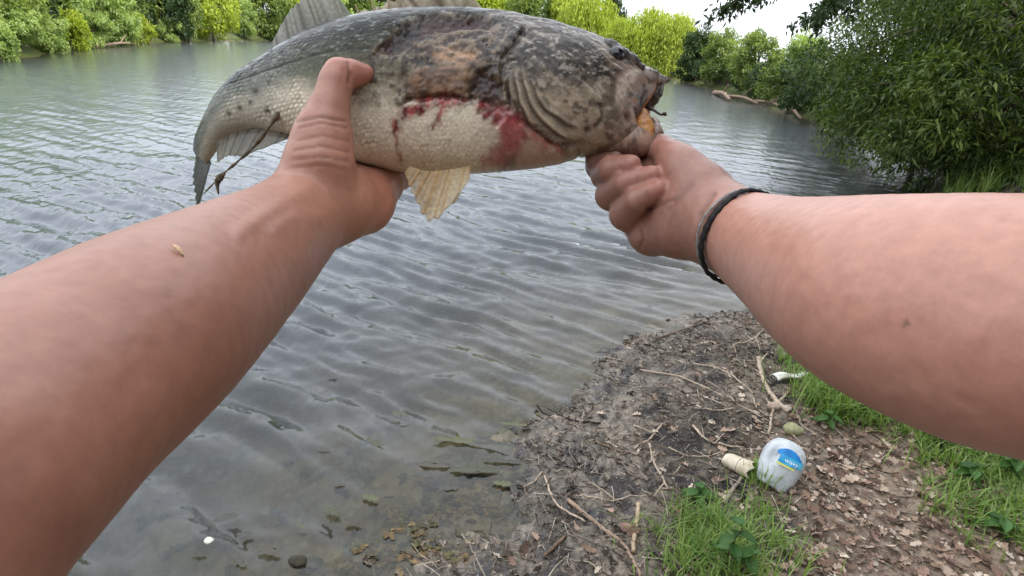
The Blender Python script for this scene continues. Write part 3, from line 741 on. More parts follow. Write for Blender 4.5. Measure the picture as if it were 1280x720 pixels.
stick('long thin pale branch arching across the mud towards the jug', [(800, 463), (850, 472), (890, 490), (920, 505), (960, 527)], .006, .004, PALE)
stick('thin forked branch above the long arching branch', [(867, 456), (900, 462), (935, 487), (945, 510), (960, 522)], .006, .004, PALE, [(.5, (915, 485), 0, .003)])
stick('thick knotted branch beside the white plastic shard', [(948, 450), (953, 477), (967, 500), (984, 517)], .016, .013, PALE, [(.1, (958, 446), .01, .008)])
stick('crooked stick leaning down to the top of the jug', [(988, 488), (966, 515), (960, 545)], .008, .009, PALE)
stick('short straight pale twig on dark mud below the arching branch', [(868, 511), (892, 514), (917, 511)], .005, .004, PALE)
stick('bent grey stick between the jug and the tall grass', [(995, 514), (1005, 535), (1038, 556)], .008, .006, GREY)
stick('bent pale stick ending at the beige cup', [(866, 533), (885, 552), (905, 557), (930, 561)], .007, .005, PALE, [(.5, (905, 545), .01, .003)])
stick('short pale stick crossing the upright twig', [(793, 562), (815, 548), (835, 528)], .007, .005, PALE)
stick('upright pale twig below the crossed sticks', [(808, 552), (818, 580), (835, 612)], .007, .005, PALE, [(.9, (815, 625), 0, .004)])
stick('dark straight twig on wet mud near the water', [(742, 553), (770, 563), (802, 572)], .005, .004, BRN)
stick('thin pale twig lying across the dark patch of mud', [(713, 620), (760, 626), (812, 620)], .005, .003, PALE, [(.6, (735, 605), .01, .003)])
stick('curved thin stick beside the thick broken branch', [(680, 596), (695, 630), (732, 654)], .006, .005, PALE)
stick('thick broken branch pointing towards the grass clump', [(709, 626), (750, 660), (780, 685), (800, 722)], .010, .007, srgb(150, 128, 110))
stick('short straight barkless stick next to the thick broken branch', [(797, 632), (794, 660), (790, 692)], .010, .010, srgb(186, 162, 136))
stick('short brown stub of wood near the bottom of the bank', [(680, 698), (693, 686), (706, 671)], .009, .008, BRN)
stick('forked twig by the dark reflections at the water edge', [(917, 432), (940, 425), (962, 405)], .007, .005, PALE, [(.05, (921, 448), 0, .004), (.6, (950, 440), 0, .004)])
stick('small crooked twig standing out of the shallow water', [(672, 508), (680, 518), (715, 527), (750, 530)], .006, .006, srgb(50, 44, 38))
stick('two pronged twig at the foot of the bank', [(655, 610), (668, 603), (677, 590)], .005, .004, PALE)
stick('thin grey twig running off the bottom of the bank', [(577, 668), (590, 690), (608, 725)], .005, .004, GREY)
stick('pale twig lying on leaves at the edge of the grass', [(1010, 560), (1030, 548), (1058, 540)], .005, .004, GREY)
stick('long twig half buried in the path leaves', [(1090, 610), (1130, 622), (1168, 612)], .005, .004, GREY)
stick('slim stick crossing the beige cup from the mud', [(835, 560), (870, 572), (905, 566)], .004, .003, PALE)
stick('old stem lying behind the grass clump', [(905, 632), (922, 605), (935, 590)], .010, .008, GREY)
stick('wet branch lying along the water edge near the reflections', [(820, 425), (870, 408), (935, 392)], .008, .005, BRN, [(.6, (905, 412), 0, .004)])

# ---- broad leaved weed in the grass clump
M_weed = foliage('weed_leaves', srgb(50, 84, 36), srgb(70, 110, 48), srgb(96, 130, 70), .3)
for lab, px, py, hgt, lv in (('dark stemmed weed with broad leaves rising from the grass clump', 905, 716, .20, 7), ('low broad leaved weed at the edge of the grass clump', 925, 722, .11, 5), ('bright weed growing in the short grass near the arm', 1168, 556, .10, 9), ('spreading weed in the short grass beside the long half buried twig', 1205, 606, .09, 10), ('leafy weed deep in the short grass', 1255, 600, .11, 10), ('small weed at the near end of the short grass', 1240, 668, .07, 8), ('young weed at the edge of the tall grass', 1030, 535, .07, 7), ('small weed behind the grass clump', 868, 628, .06, 7)):
    p = onground(px, py); e = obj('weed', None, label=lab, cat='weed', loc=p)
    sp = curve([(0, 0, -.01), (.005, .01, hgt * .5), (.02, .0, hgt)], 8); v_, f_ = tube(sp, np.linspace(.003, .0015, 8), 5)
    obj('stem', mesh('stem', v_, f_), simple('weed_stem', srgb(60, 40, 34), srgb(84, 70, 44), 30), e)
    for k in range(lv):
        az = k * 2.4; t = sp[3 + (k * 5) // lv]; D = np.array([math.cos(az), math.sin(az), .1])
        gv = [];
        nL, nW = 7, 5
        for i in range(nL):
            u = i / (nL - 1); wd = .021 * math.sin(math.pi * u ** .8) + .0006
            for j in range(nW):
                s_ = (j / (nW - 1) - .5) * 2; sd = np.array([-math.sin(az), math.cos(az), 0])
                gv.append(t + D * u * .065 + sd * s_ * wd + np.array([0, 0, .012 * abs(s_) - .03 * u * u]))
        obj('leaf', mesh('leaf', np.array(gv), grid_faces(nL, nW), True, np.tile([random.random(), random.random() * .5, 0], (nL * nW, 1))), M_weed, e)

# ---- rubbish: torn jug, beige cup, plastic shard; stones
def superring(n_, ax, ay, p_):
    t = np.arange(n_) / n_ * 2 * math.pi; c_, s_ = np.cos(t), np.sin(t)
    return np.column_stack([ax * np.sign(c_) * abs(c_) ** (2 / p_), ay * np.sign(s_) * abs(s_) ** (2 / p_)])
jp = onground(973, 603)
m, n, b = mat('jug_plastic'); b.inputs['Base Color'].default_value = (.80, .82, .84, 1); b.inputs['Roughness'].default_value = .38
b.inputs['Subsurface Weight'].default_value = .5; b.inputs['Subsurface Radius'].default_value = (.05, .05, .05); b.inputs['Subsurface Scale'].default_value = .3
n.links.new(mixc(n, ramp(n, texnoise(n, 30, 6, .7), .60, .72), mixc(n, ramp(n, texnoise(n, 14, 5), .4, .75), (.74, .79, .82), (.52, .56, .57)), srgb(120, 104, 84)), b.inputs['Base Color'])
bump(n, b, texnoise(n, 12, 3), .4, .012); M_jug = m
prof = [(-.112, .062), (-.10, .074), (-.06, .083), (-.02, .087), (.02, .088), (.05, .084), (.075, .074), (.093, .058), (.104, .036), (.108, .018), (.109, .0015)]
NR = 72; rings = []
pz = np.interp(np.linspace(0, 1, 44), np.linspace(0, 1, len(prof)), [q[0] for q in prof]); pr = np.interp(np.linspace(0, 1, 44), np.linspace(0, 1, len(prof)), [q[1] for q in prof])
for k in range(44):
    rg = superring(NR, pr[k], pr[k] * .92, 2.7); zz = np.full(NR, pz[k])
    if k == 0:   # torn, jagged rim
        tt = np.arange(NR); zz = zz + .03 * (noise(np.column_stack([tt / 3.1, tt * 0]), 3)) - .012 + .03 * np.exp(-((tt - 50) / 3.) ** 2)
    if k == 1: zz = zz + .012
    rings.append(np.column_stack([rg, zz]))
V_ = np.concatenate(rings)
V_[:, :2] *= (1 + .10 * (fbm(V_ * 22, 8, 2) - .5))[:, None]
dent = np.exp(-(((V_[:, 0] + .052) / .018) ** 2 + ((V_[:, 1] + .055) / .03) ** 2 + ((V_[:, 2] - .015) / .045) ** 2)); V_[:, 1] += dent * .03; V_[:, 0] += dent * .012
F_ = grid_faces(44, NR, True)
tilt = Matrix.Rotation(math.radians(-22), 4, 'Y') @ Matrix.Rotation(math.radians(-14), 4, 'X')
jug = obj('plastic_jug', None, label='torn white plastic jug with a blue label lying on dry leaves', cat='jug', loc=jp + [0.0, .02, .082])
jug.rotation_euler = (math.radians(-26), math.radians(14), math.radians(-24)); jug.scale = (.93, .93, .93)
shell = obj('shell', mesh('shell', V_, F_, True), M_jug, jug); md = shell.modifiers.new('thick', 'SOLIDIFY'); md.thickness = .0012
def on_jug(u, w, lift):
    lift += .004
    """u along the front face (metres), w height -> point on the jug's front"""
    r_ = np.interp(w, pz, pr); ax, ay = r_, r_ * .92; uu = np.clip(abs(u) / ax, 0, .999)
    y = -ay * (1 - uu ** 2.7) ** (1 / 2.7) - lift; return np.array([u, y, w])
def patch(name, u0, u1, w0f, w1f, lift, mt, nu=26, nw=8):
    gv = []
    for i in range(nu):
        u = u0 + (u1 - u0) * i / (nu - 1)
        for j in range(nw): gv.append(on_jug(u, w0f(u) + (w1f(u) - w0f(u)) * j / (nw - 1), lift))
    return obj(name, mesh(name, np.array(gv), grid_faces(nu, nw)), mt, jug)
M_lb = simple('label_blue', srgb(30, 140, 200), srgb(96, 196, 228), 18, .35, 0); M_lb2 = simple('label_deep_blue', srgb(24, 104, 178), srgb(40, 140, 205), 18, .35, 0); M_ly = simple('label_yellow', srgb(214, 222, 110), srgb(236, 232, 150), 20, .4, 0); M_lw = simple('label_white', srgb(236, 242, 246), srgb(250, 250, 250), 20, .4, 0)
patch('label_top', -.05, .056, lambda u: .040, lambda u: .078 - 9 * (u - .0) ** 2, .0012, M_lb2)
patch('label_band', -.034, .066, lambda u: .010 + .10 * max(u, 0) ** 1, lambda u: .046 + .0 * u, .0020, M_lb)
patch('label_stripe', -.036, .040, lambda u: .000, lambda u: .009, .0014, M_ly)
tcv = bpy.data.curves.new('lettering', 'FONT'); tcv.body = 'wavy'; tcv.size = .026; tcv.align_x = 'CENTER'; tcv.extrude = 0
to = bpy.data.objects.new('lettering', tcv); COL.objects.link(to); dg = bpy.context.evaluated_depsgraph_get(); tm = bpy.data.meshes.new_from_object(to.evaluated_get(dg)); bpy.data.objects.remove(to)
co = np.zeros(len(tm.vertices) * 3); tm.vertices.foreach_get('co', co); co = co.reshape(-1, 3)
nv = np.array([on_jug(x * 1.15 + .018, y + .022, .0030) for x, y, _ in co]); tm.vertices.foreach_set('co', nv.ravel()); tm.update(); obj('lettering', tm, M_lw, jug)

def lathe(prof_, n_=28, jag=0, seed=0):
    P_ = np.array(prof_); t = np.arange(n_) / n_ * 2 * math.pi
    V_ = np.stack([P_[:, 1:2] * np.cos(t), P_[:, 1:2] * np.sin(t), np.repeat(P_[:, :1], n_, 1)], -1)
    if jag: V_[-1, :, 2] += jag * (noise(np.column_stack([np.arange(n_) / 2.3, np.zeros(n_)]), seed) - .5)
    return V_.reshape(-1, 3), grid_faces(len(P_), n_, True)
M_cup = simple('cup_plastic', srgb(186, 170, 144), srgb(212, 200, 178), 25, .45, .3, .002); M_shard = simple('shard_plastic', srgb(206, 196, 176), srgb(226, 226, 220), 25, .4, .3, .002)
p = onground(924, 590); V_, F_ = lathe([(-.07, .002), (-.068, .036), (-.05, .039), (-.02, .041), (.0, .040), (.004, .0425), (.012, .0425), (.016, .041), (.05, .044), (.062, .045)], 30, .03, 5); V_[:, 1] *= .8; V_[:, :2] *= (1 + .5 * (fbm(V_ * 30, 4, 2) - .5))[:, None]
cup = obj('plastic_cup', None, label='crushed beige plastic cup lying beside the jug', cat='cup', loc=p + [0, 0, .032]); cup.rotation_euler = (math.radians(82), math.radians(20), math.radians(38))
sh = obj('cup_wall', mesh('cup_wall', V_, F_), M_cup, cup); sh.modifiers.new('thick', 'SOLIDIFY').thickness = .0012
V_, F_ = lathe([(-.002, .0405), (-.001, .0430), (.009, .0432), (.010, .0405)], 30); V_[:, 1] *= .8; obj('dark_band', mesh('dark_band', V_, F_), simple('band_dark', srgb(60, 46, 38), srgb(90, 76, 62), 40), cup)
p = onground(986, 478); gv = []
for i in range(16):
    u = i / 15
    for j in range(9):
        a = (j / 8 - .5) * 2.3 * (1 - .3 * u); r_ = .044 * (1 - .35 * u * u); gv.append((u * .20 - .10, r_ * math.sin(a), r_ * math.cos(a) - .014 + .008 * math.sin(u * 7)))
sh = obj('plastic_shard', mesh('plastic_shard', np.array(gv), grid_faces(16, 9)), M_shard, label='curved pale plastic shard at the edge of the tall grass', cat='shard', loc=p + [0, 0, .03])
sh.rotation_euler = (math.radians(-18), math.radians(-6), math.radians(14)); sh.modifiers.new('thick', 'SOLIDIFY').thickness = .0015
def stone(label, px, py, s_, c1, c2, seed, lift=.4):
    i_, j_ = 14, 20; th_ = np.linspace(0.02, math.pi - .02, i_); ph = np.arange(j_) / j_ * 2 * math.pi
    d = np.stack([np.sin(th_)[:, None] * np.cos(ph), np.sin(th_)[:, None] * np.sin(ph), np.repeat(np.cos(th_)[:, None], j_, 1)], -1).reshape(-1, 3)
    r_ = .75 + .5 * fbm(d * 1.6 + seed, seed, 3); V_ = d * r_[:, None] * s_ * [1.15, .9, .7]
    p = onground(px, py); obj('stone', mesh('stone', V_, grid_faces(i_, j_, True)), simple('stone_%d' % seed, c1, c2, 40, .85, .5, .003), label=label, cat='stone', group='stones on the bank', loc=p + [0, 0, s_ * lift])
stone('pale pinkish stone under the thick knotted branch', 967, 510, .028, srgb(150, 130, 116), srgb(190, 170, 150), 1)
stone('smooth greenish stone partly hidden above the jug', 990, 540, .040, srgb(120, 122, 84), srgb(170, 168, 130), 2)
stone('small pale stone beside the knotted branch fork', 983, 512, .022, srgb(160, 144, 128), srgb(198, 184, 168), 3)
stone('reddish stone beside the barkless stick', 783, 662, .022, srgb(120, 92, 80), srgb(160, 130, 114), 4)
stone('round white pebble lying in the shallow water', 262, 683, .016, srgb(214, 210, 190), srgb(240, 236, 220), 5, 1.5)
stone('dark rough stone in the silty shallows', 372, 704, .028, srgb(44, 42, 36), srgb(80, 76, 60), 6)
# ------------------------------------------------------------------ implicit surfaces for the person
def sdf_mesh(prims, h):
    lo = np.min([np.minimum(p['a'], p['b']) - max(p['ra'], p['rb']) for p in prims], 0) - 3 * h
    hi = np.max([np.maximum(p['a'], p['b']) + max(p['ra'], p['rb']) for p in prims], 0) + 3 * h
    nn = np.ceil((hi - lo) / h).astype(int) + 1
    Fd = np.full(nn, 1.0, np.float32)
    for p in prims:
        a, b_, ra, rb, k = p['a'], p['b'], p['ra'], p['rb'], p['k']
        mg = max(k * 1.5, 4 * h)
        i0 = np.maximum(((np.minimum(a, b_) - max(ra, rb) - mg - lo) / h).astype(int), 0)
        i1 = np.minimum(((np.maximum(a, b_) + max(ra, rb) + mg - lo) / h).astype(int) + 2, nn)
        gx, gy, gz = [(lo[c] + h * np.arange(i0[c], i1[c])).astype(np.float32) for c in range(3)]
        ba = b_ - a; bb = max(float(ba @ ba), 1e-12)
        X, Y, Z = gx[:, None, None] - a[0], gy[None, :, None] - a[1], gz[None, None, :] - a[2]
        t = np.clip((X * ba[0] + Y * ba[1] + Z * ba[2]) / bb, 0, 1)
        qx, qy, qz = X - t * ba[0], Y - t * ba[1], Z - t * ba[2]
        d2 = qx * qx + qy * qy + qz * qz
        if p.get('n') is not None:
            n_ = p['n']; qn = qx * n_[0] + qy * n_[1] + qz * n_[2]; d2 = d2 + qn * qn * (p['f'] ** 2 - 1)
        d = np.sqrt(d2) - (ra + (rb - ra) * t)
        if p.get('n') is not None: d = d / (0.5 + 0.5 * p['f'])
        sl_ = tuple(slice(i0[c], i1[c]) for c in range(3)); o_ = Fd[sl_]
        hh = np.maximum(k - np.abs(o_ - d), 0) / k
        Fd[sl_] = np.minimum(o_, d) - hh * hh * k * .25
    s = Fd < 0
    c8 = [(i, j, k_) for i in (0, 1) for j in (0, 1) for k_ in (0, 1)]
    cnt_ = sum(s[i:nn[0] - 1 + i, j:nn[1] - 1 + j, k_:nn[2] - 1 + k_].astype(np.int8) for i, j, k_ in c8)
    act = (cnt_ > 0) & (cnt_ < 8); idx = np.argwhere(act)
    vid = np.full(act.shape, -1, np.int32); vid[act] = np.arange(len(idx))
    vals = {c: Fd[idx[:, 0] + c[0], idx[:, 1] + c[1], idx[:, 2] + c[2]] for c in c8}
    acc = np.zeros((len(idx), 3)); num = np.zeros(len(idx))
    for c in c8:
        for ax in range(3):
            if c[ax]: continue
            e = list(c); e[ax] = 1; e = tuple(e); A_, B_ = vals[c], vals[e]; x = (A_ < 0) != (B_ < 0)
            t = A_ / np.where(np.abs(A_ - B_) < 1e-9, 1, A_ - B_)
            pt = np.tile(np.array(c, float), (len(idx), 1)); pt[:, ax] += t
            acc[x] += pt[x]; num[x] += 1
    V_ = lo + (idx + acc / num[:, None]) * h
    quads = []
    for ax in range(3):
        A_ = [slice(None)] * 3; B_ = [slice(None)] * 3; A_[ax] = slice(0, -1); B_[ax] = slice(1, None)
        ch = s[tuple(A_)] != s[tuple(B_)]; e = np.argwhere(ch); u, v = (ax + 1) % 3, (ax + 2) % 3
        ok_ = (e[:, u] > 0) & (e[:, v] > 0) & (e[:, u] < nn[u] - 1) & (e[:, v] < nn[v] - 1); e = e[ok_]
        def cell(du, dv):
            q_ = e.copy(); q_[:, u] -= du; q_[:, v] -= dv; return vid[q_[:, 0], q_[:, 1], q_[:, 2]]
        Q = np.stack([cell(1, 1), cell(0, 1), cell(0, 0), cell(1, 0)], 1)
        fl = ~s[e[:, 0], e[:, 1], e[:, 2]]; Q[fl] = Q[fl][:, ::-1]; quads.append(Q)
    return V_, np.concatenate(quads)

def smooth_mesh(V_, Q, it=2, w=.5):
    for _ in range(it):
        s_ = np.zeros_like(V_); c_ = np.zeros(len(V_))
        for i in range(4):
            for j in (1, 3):
                np.add.at(s_, Q[:, i], V_[Q[:, (i + j) % 4]]); np.add.at(c_, Q[:, i], 1)
        V_ = V_ * (1 - w) + w * s_ / np.maximum(c_, 1)[:, None]
    return V_

PR = []
def cone(a, b_, ra, rb, k=.012, n_=None, f=1.0, lst=None):
    d = dict(a=np.asarray(a, float), b=np.asarray(b_, float), ra=ra, rb=rb, k=k, f=f)
    d['n'] = None if n_ is None else np.asarray(n_, float) / np.linalg.norm(n_)
    (PR if lst is None else lst).append(d)
def chain(pts, k=.012, lst=None, n_=None, f=1.0):
    """pts: (px, py, depth, radius in px of the photograph)"""
    if len(pts) > 4: pts = curve(pts, 6 * len(pts)); k = .0015
    for (a, b_) in zip(pts[:-1], pts[1:]):
        cone(at(*a[:3]), at(*b_[:3]), a[3] * a[2] / FOC, b_[3] * b_[2] / FOC, k, n_, f, lst)

# left arm: elbow, forearm, wrist
SH_L, SH_R = np.array([-.185, -.13, 1.475]), np.array([.185, -.13, 1.475])
EL_L, EL_R = at(-95, 612, .175), at(1540, 425, .205)
cone(SH_L, EL_L, .052, .044, .006)
chain([(-95, 612, .175, 196), (-15, 550, .198, 174), (66, 494, .222, 150), (182, 415, .268, 125), (288, 340, .35, 89), (345, 297, .412, 67), (385, 262, .455, 54)], .006)
cone(EL_L, EL_L + (EL_L - at(75, 495, .222)) * .12, .036, .03, .008)
# left hand: palm below the belly, thumb up the near flank, fingers behind
LP = []
chain([(385, 262, .455, 54), (420, 252, .475, 50)], .006)
chain([(392, 266, .462, 46), (452, 252, .505, 38), (478, 232, .535, 26)], .010)
chain([(400, 262, .47, 44), (430, 240, .52, 36), (452, 224, .56, 26)], .010)
chain([(392, 250, .456, 46), (399, 205, .449, 41), (404, 170, .450, 34), (411, 138, .452, 25.5)], .008)
chain([(411, 138, .452, 25), (420, 102, .456, 20.5), (424, 92, .458, 19)], .003)
chain([(424, 92, .458, 19), (440, 92, .464, 17), (456, 92, .469, 12)], .0025)
for bx, by, bz, tx, ty in ((482, 228, .535, 520, 150), (470, 226, .555, 492, 120), (455, 224, .57, 465, 112), (440, 222, .58, 440, 125)):
    chain([(bx, by, bz, 21), (bx + 18, by - 12, bz + .03, 20), ((bx + tx) / 2 + 6, 190, .592, 18), (tx, ty, .585, 15)], .003)
# right arm
cone(SH_R, EL_R, .052, .045, .006)
chain([(1540, 425, .205, 168), (1450, 422, .209, 168), (1370, 420, .217, 165), (1240, 402, .242, 157), (1120, 376, .275, 131), (1050, 352, .315, 105), (990, 325, .375, 78), (930, 296, .432, 56), (900, 281, .452, 49)], .006)
cone(EL_R, EL_R + (EL_R - at(1240, 402, .242)) * .2, .036, .03, .008)
# right hand: palm towards the camera, fingers curled back, thumb up in the mouth
chain([(905, 283, .452, 47), (868, 262, .475, 46), (835, 250, .505, 40), (812, 250, .535, 30)], .010)
chain([(900, 292, .455, 38), (850, 288, .478, 32), (815, 290, .505, 27), (800, 285, .525, 20)], .010)
chain([(900, 272, .455, 42), (872, 236, .468, 34), (852, 212, .476, 27), (842, 200, .482, 23)], .008)
chain([(850, 225, .490, 28), (822, 214, .512, 20), (800, 208, .525, 14)], .006)
chain([(852, 212, .476, 25), (840, 196, .486, 19), (826, 186, .500, 17), (808, 178, .512, 13)], .003)
FING = [[(805, 222, .55, 20.7), (750, 207, .543, 18.5), (748, 199, .522, 16.4), (772, 192, .508, 13.1)],
        [(808, 240, .548, 21.8), (757, 218, .520, 19.1), (764, 211, .496, 17.4), (789, 206, .482, 13.1)],
        [(812, 262, .542, 21.8), (763, 244, .514, 19.6), (782, 229, .486, 17.4), (815, 219, .474, 12.5)],
        [(818, 285, .528, 21.8), (782, 268, .500, 20.7), (797, 250, .478, 17.4), (823, 237, .467, 13.1)]]
for fg in FING: chain(fg, .0012)
def arms_mesh():
    V_, Q = sdf_mesh(PR, .0018); return smooth_mesh(V_, Q, 2, .5), Q
AV, AQ = arms_mesh()
def proj(V_):
    d = V_ - CAM; z = d @ FW; return 640 + FOC * (d @ RT) / z, 360 - FOC * (d @ UP) / z, z
# skin creases and tendons pressed into the surface
def normals(V_, Q):
    n_ = np.cross(V_[Q[:, 2]] - V_[Q[:, 0]], V_[Q[:, 3]] - V_[Q[:, 1]]); o_ = np.zeros_like(V_)
    for i in range(4): np.add.at(o_, Q[:, i], n_)
    return o_ / (np.linalg.norm(o_, axis=1)[:, None] + 1e-12)
AN = normals(AV, AQ); front = (AN @ FW) < 0.1
apx, apy, apz = proj(AV)
front &= (apz < .56)
def seg_d(x, y, pl):
    d = np.full(x.shape, 1e9)
    for (x0, y0), (x1, y1) in zip(pl[:-1], pl[1:]):
        ex, ey = x1 - x0, y1 - y0; t = np.clip(((x - x0) * ex + (y - y0) * ey) / (ex * ex + ey * ey), 0, 1)
        d = np.minimum(d, np.hypot(x - x0 - t * ex, y - y0 - t * ey))
    return d
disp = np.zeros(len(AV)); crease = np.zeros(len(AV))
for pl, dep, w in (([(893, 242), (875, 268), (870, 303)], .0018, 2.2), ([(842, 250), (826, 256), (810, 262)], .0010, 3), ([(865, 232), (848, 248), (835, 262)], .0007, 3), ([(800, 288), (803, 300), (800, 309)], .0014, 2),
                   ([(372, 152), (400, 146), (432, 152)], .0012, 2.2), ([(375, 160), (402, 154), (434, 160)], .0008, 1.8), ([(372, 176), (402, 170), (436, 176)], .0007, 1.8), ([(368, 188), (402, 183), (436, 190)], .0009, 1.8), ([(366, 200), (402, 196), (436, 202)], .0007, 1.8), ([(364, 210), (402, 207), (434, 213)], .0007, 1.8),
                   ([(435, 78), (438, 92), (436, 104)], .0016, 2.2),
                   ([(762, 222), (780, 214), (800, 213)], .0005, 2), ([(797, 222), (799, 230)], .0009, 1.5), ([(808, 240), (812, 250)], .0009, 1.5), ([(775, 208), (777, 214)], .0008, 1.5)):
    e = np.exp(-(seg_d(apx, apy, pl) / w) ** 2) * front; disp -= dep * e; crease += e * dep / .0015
for pl, dep, w in (([(385, 235), (340, 262), (300, 290)], .0012, 11), ([(398, 275), (372, 268), (345, 285)], .0010, 10)):
    disp += dep * np.exp(-(seg_d(apx, apy, pl) / w) ** 2) * front
disp += .0004 * (fbm(AV * 45, 5, 3) - .5) + .0005 * (fbm(AV * 220, 6, 3) - .5)
AV = AV + AN * disp[:, None]
base = np.array(srgb(184, 136, 117)); tan_ = np.array(srgb(156, 108, 90)); pink = np.array(srgb(196, 124, 106))
mixv = (.6 * sstep(.35, .7, fbm(AV * 14, 12, 4)) + .2 * sstep(.45, .7, fbm(AV * 60, 13, 3)))[:, None]
ac = base * (1 - .35 * mixv) + tan_ * .35 * mixv
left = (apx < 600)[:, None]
ac = np.where(left, ac * np.array([.80, .74, .70]), ac * np.array([1.02, 1.0, 1.0]))  # left arm darkened in its colour, standing in for its shaded side
def near(pt, r_):
    return np.exp(-(np.linalg.norm(AV - at(*pt), axis=1) / r_) ** 2)[:, None]
for pt, r_ in (((452, 92, .46), .014), ((789, 206, .475), .012), ((815, 219, .468), .012), ((823, 237, .46), .012), ((425, 80, .455), .012), ((840, 185, .48), .016), ((470, 245, .50), .025)):
    ac = ac * (1 - .45 * near(pt, r_)) + pink * .45 * near(pt, r_)
hand = (sstep(.40, .45, apz) * (apx > 600))[:, None]; ac = ac * (1 - .32 * hand)  # right hand darkened: shade and dirt put into the skin colour
ac *= (1 - .28 * np.clip(crease, 0, 1))[:, None]  # creases darkened in the colour too, as shade in the folds
mole = (np.hypot(apx - 1133, apy - 405) < 4.0) & front; ac[mole] *= .55
mole = (np.hypot(apx - 341, apy - 285) < 1.6) & front; ac[mole] *= .6

# torso, head and legs behind the camera
B = []
gz0 = th(0, -.15)
def bone(a, b_, ra, rb, k=.05, n_=None, f=1.0): cone(a, b_, ra, rb, k, n_, f, B)
bone((0, -.16, 1.36), (0, -.15, 1.12), .155, .135, .06, (0, 1, 0), 1.45); bone((0, -.15, 1.12), (0, -.16, .95), .14, .155, .06, (0, 1, 0), 1.35)
bone((-.10, -.15, 1.45), (.10, -.15, 1.45), .068, .068); bone(SH_L, SH_L * .7 + EL_L * .3, .062, .050); bone(SH_R, SH_R * .7 + EL_R * .3, .062, .050)
bone((0, -.16, 1.44), (0, -.14, 1.60), .062, .056, .04)
bone((0, -.155, 1.76), (0, -.150, 1.72), .088, .083, .03); bone((0, -.125, 1.66), (0, -.115, 1.625), .058, .040, .04)
bone((0, -.062, 1.70), (0, -.045, 1.672), .008, .013, .012); bone((-.02, -.060, 1.632), (.02, -.060, 1.632), .011, .011, .012)
for s_ in (-1, 1):
    bone((s_ * .083, -.15, 1.705), (s_ * .087, -.155, 1.67), .014, .010, .01, (1, 0, 0), 2.0)
    bone((s_ * .015, -.072, 1.722), (s_ * .045, -.078, 1.722), .012, .010, .012)
    hip, knee, ank = np.array([s_ * .095, -.16, .94]), np.array([s_ * .11, -.13, .52 + gz0 * .5]), np.array([s_ * .12, -.18, gz0 + .09])
    bone(hip, knee, .088, .056); bone(knee, knee * .6 + ank * .4, .054, .056, .03); bone(knee * .6 + ank * .4, ank, .056, .037, .03)
    bone(ank + [0, -.03, -.045], ank + [s_ * .02, .13, -.06], .036, .030, .02)
BV, BQ = sdf_mesh(B, .0085); BV = smooth_mesh(BV, BQ, 2, .5)
bc = np.tile(base * .9, (len(BV), 1))
PV, PF = join([(AV, AQ), (BV, BQ)])
m, n, b = mat('skin')
sk = mixc(n, .30, vcol(n), mixc(n, ramp(n, texnoise(n, 120, 5, .65), .3, .7), (.55, .45, .42), (1.25, 1.3, 1.3)), 'MULTIPLY')
n.links.new(sk, b.inputs['Base Color']); b.inputs['Roughness'].default_value = .42; b.inputs['Specular IOR Level'].default_value = .5
b.inputs['Subsurface Weight'].default_value = .18; b.inputs['Subsurface Radius'].default_value = (1, .36, .2); b.inputs['Subsurface Scale'].default_value = .006
vo = nd(n, 'ShaderNodeTexVoronoi', Scale=420); tcx = n.nodes.new('ShaderNodeTexCoord'); n.links.new(tcx.outputs['Object'], vo.inputs['Vector'])
bump(n, b, vo.outputs['Distance'], .10, .0004)
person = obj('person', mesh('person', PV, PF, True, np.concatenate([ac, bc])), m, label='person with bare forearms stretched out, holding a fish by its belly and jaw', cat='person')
def inflate(prims, dr):
    o_ = []
    for p in prims: q_ = dict(p); q_['ra'] = p['ra'] + dr; q_['rb'] = p['rb'] + dr; o_.append(q_)
    return o_
M_shirt = simple('shirt_cloth', srgb(60, 66, 74), srgb(72, 78, 88), 60, .9, .4, .002); M_shorts = simple('shorts_cloth', srgb(84, 78, 64), srgb(100, 92, 76), 60, .9, .4, .002)
V_, Q = sdf_mesh(inflate(B[:5], .012), .009); V_ = smooth_mesh(V_, Q); obj('shirt', mesh('shirt', V_, Q), M_shirt, person)
SHT = []
cone((0, -.16, 1.0), (0, -.16, .92), .155, .160, .06, (0, 1, 0), 1.3, SHT)
for s_ in (-1, 1): cone((s_ * .095, -.16, .93), (s_ * .11, -.14, .60), .10, .085, .05, None, 1, SHT)
V_, Q = sdf_mesh(SHT, .009); obj('shorts', mesh('shorts', smooth_mesh(V_, Q), Q), M_shorts, person)
HR = []
cone((0, -.170, 1.775), (0, -.172, 1.72), .092, .088, .03, None, 1, HR); V_, Q = sdf_mesh(HR, .007); V_ += (noise(V_ * 60, 3)[:, None] - .5) * .008
obj('hair', mesh('hair', V_, Q), simple('hair_dark', srgb(34, 26, 22), srgb(54, 42, 34), 80, .6, .6, .003), person)
for s_ in (-1, 1):
    SO = []; a_ = np.array([s_ * .12, -.18, gz0 + .05]); cone(a_ + [0, -.035, 0], a_ + [s_ * .02, .135, -.012], .045, .038, .02, None, 1, SO)
    V_, Q = sdf_mesh(SO, .007); V_[:, 2] = np.maximum(V_[:, 2], gz0 - .005); obj('shoe', mesh('shoe', V_, Q), simple('shoe_fabric', srgb(50, 50, 52), srgb(70, 70, 72), 50), person)
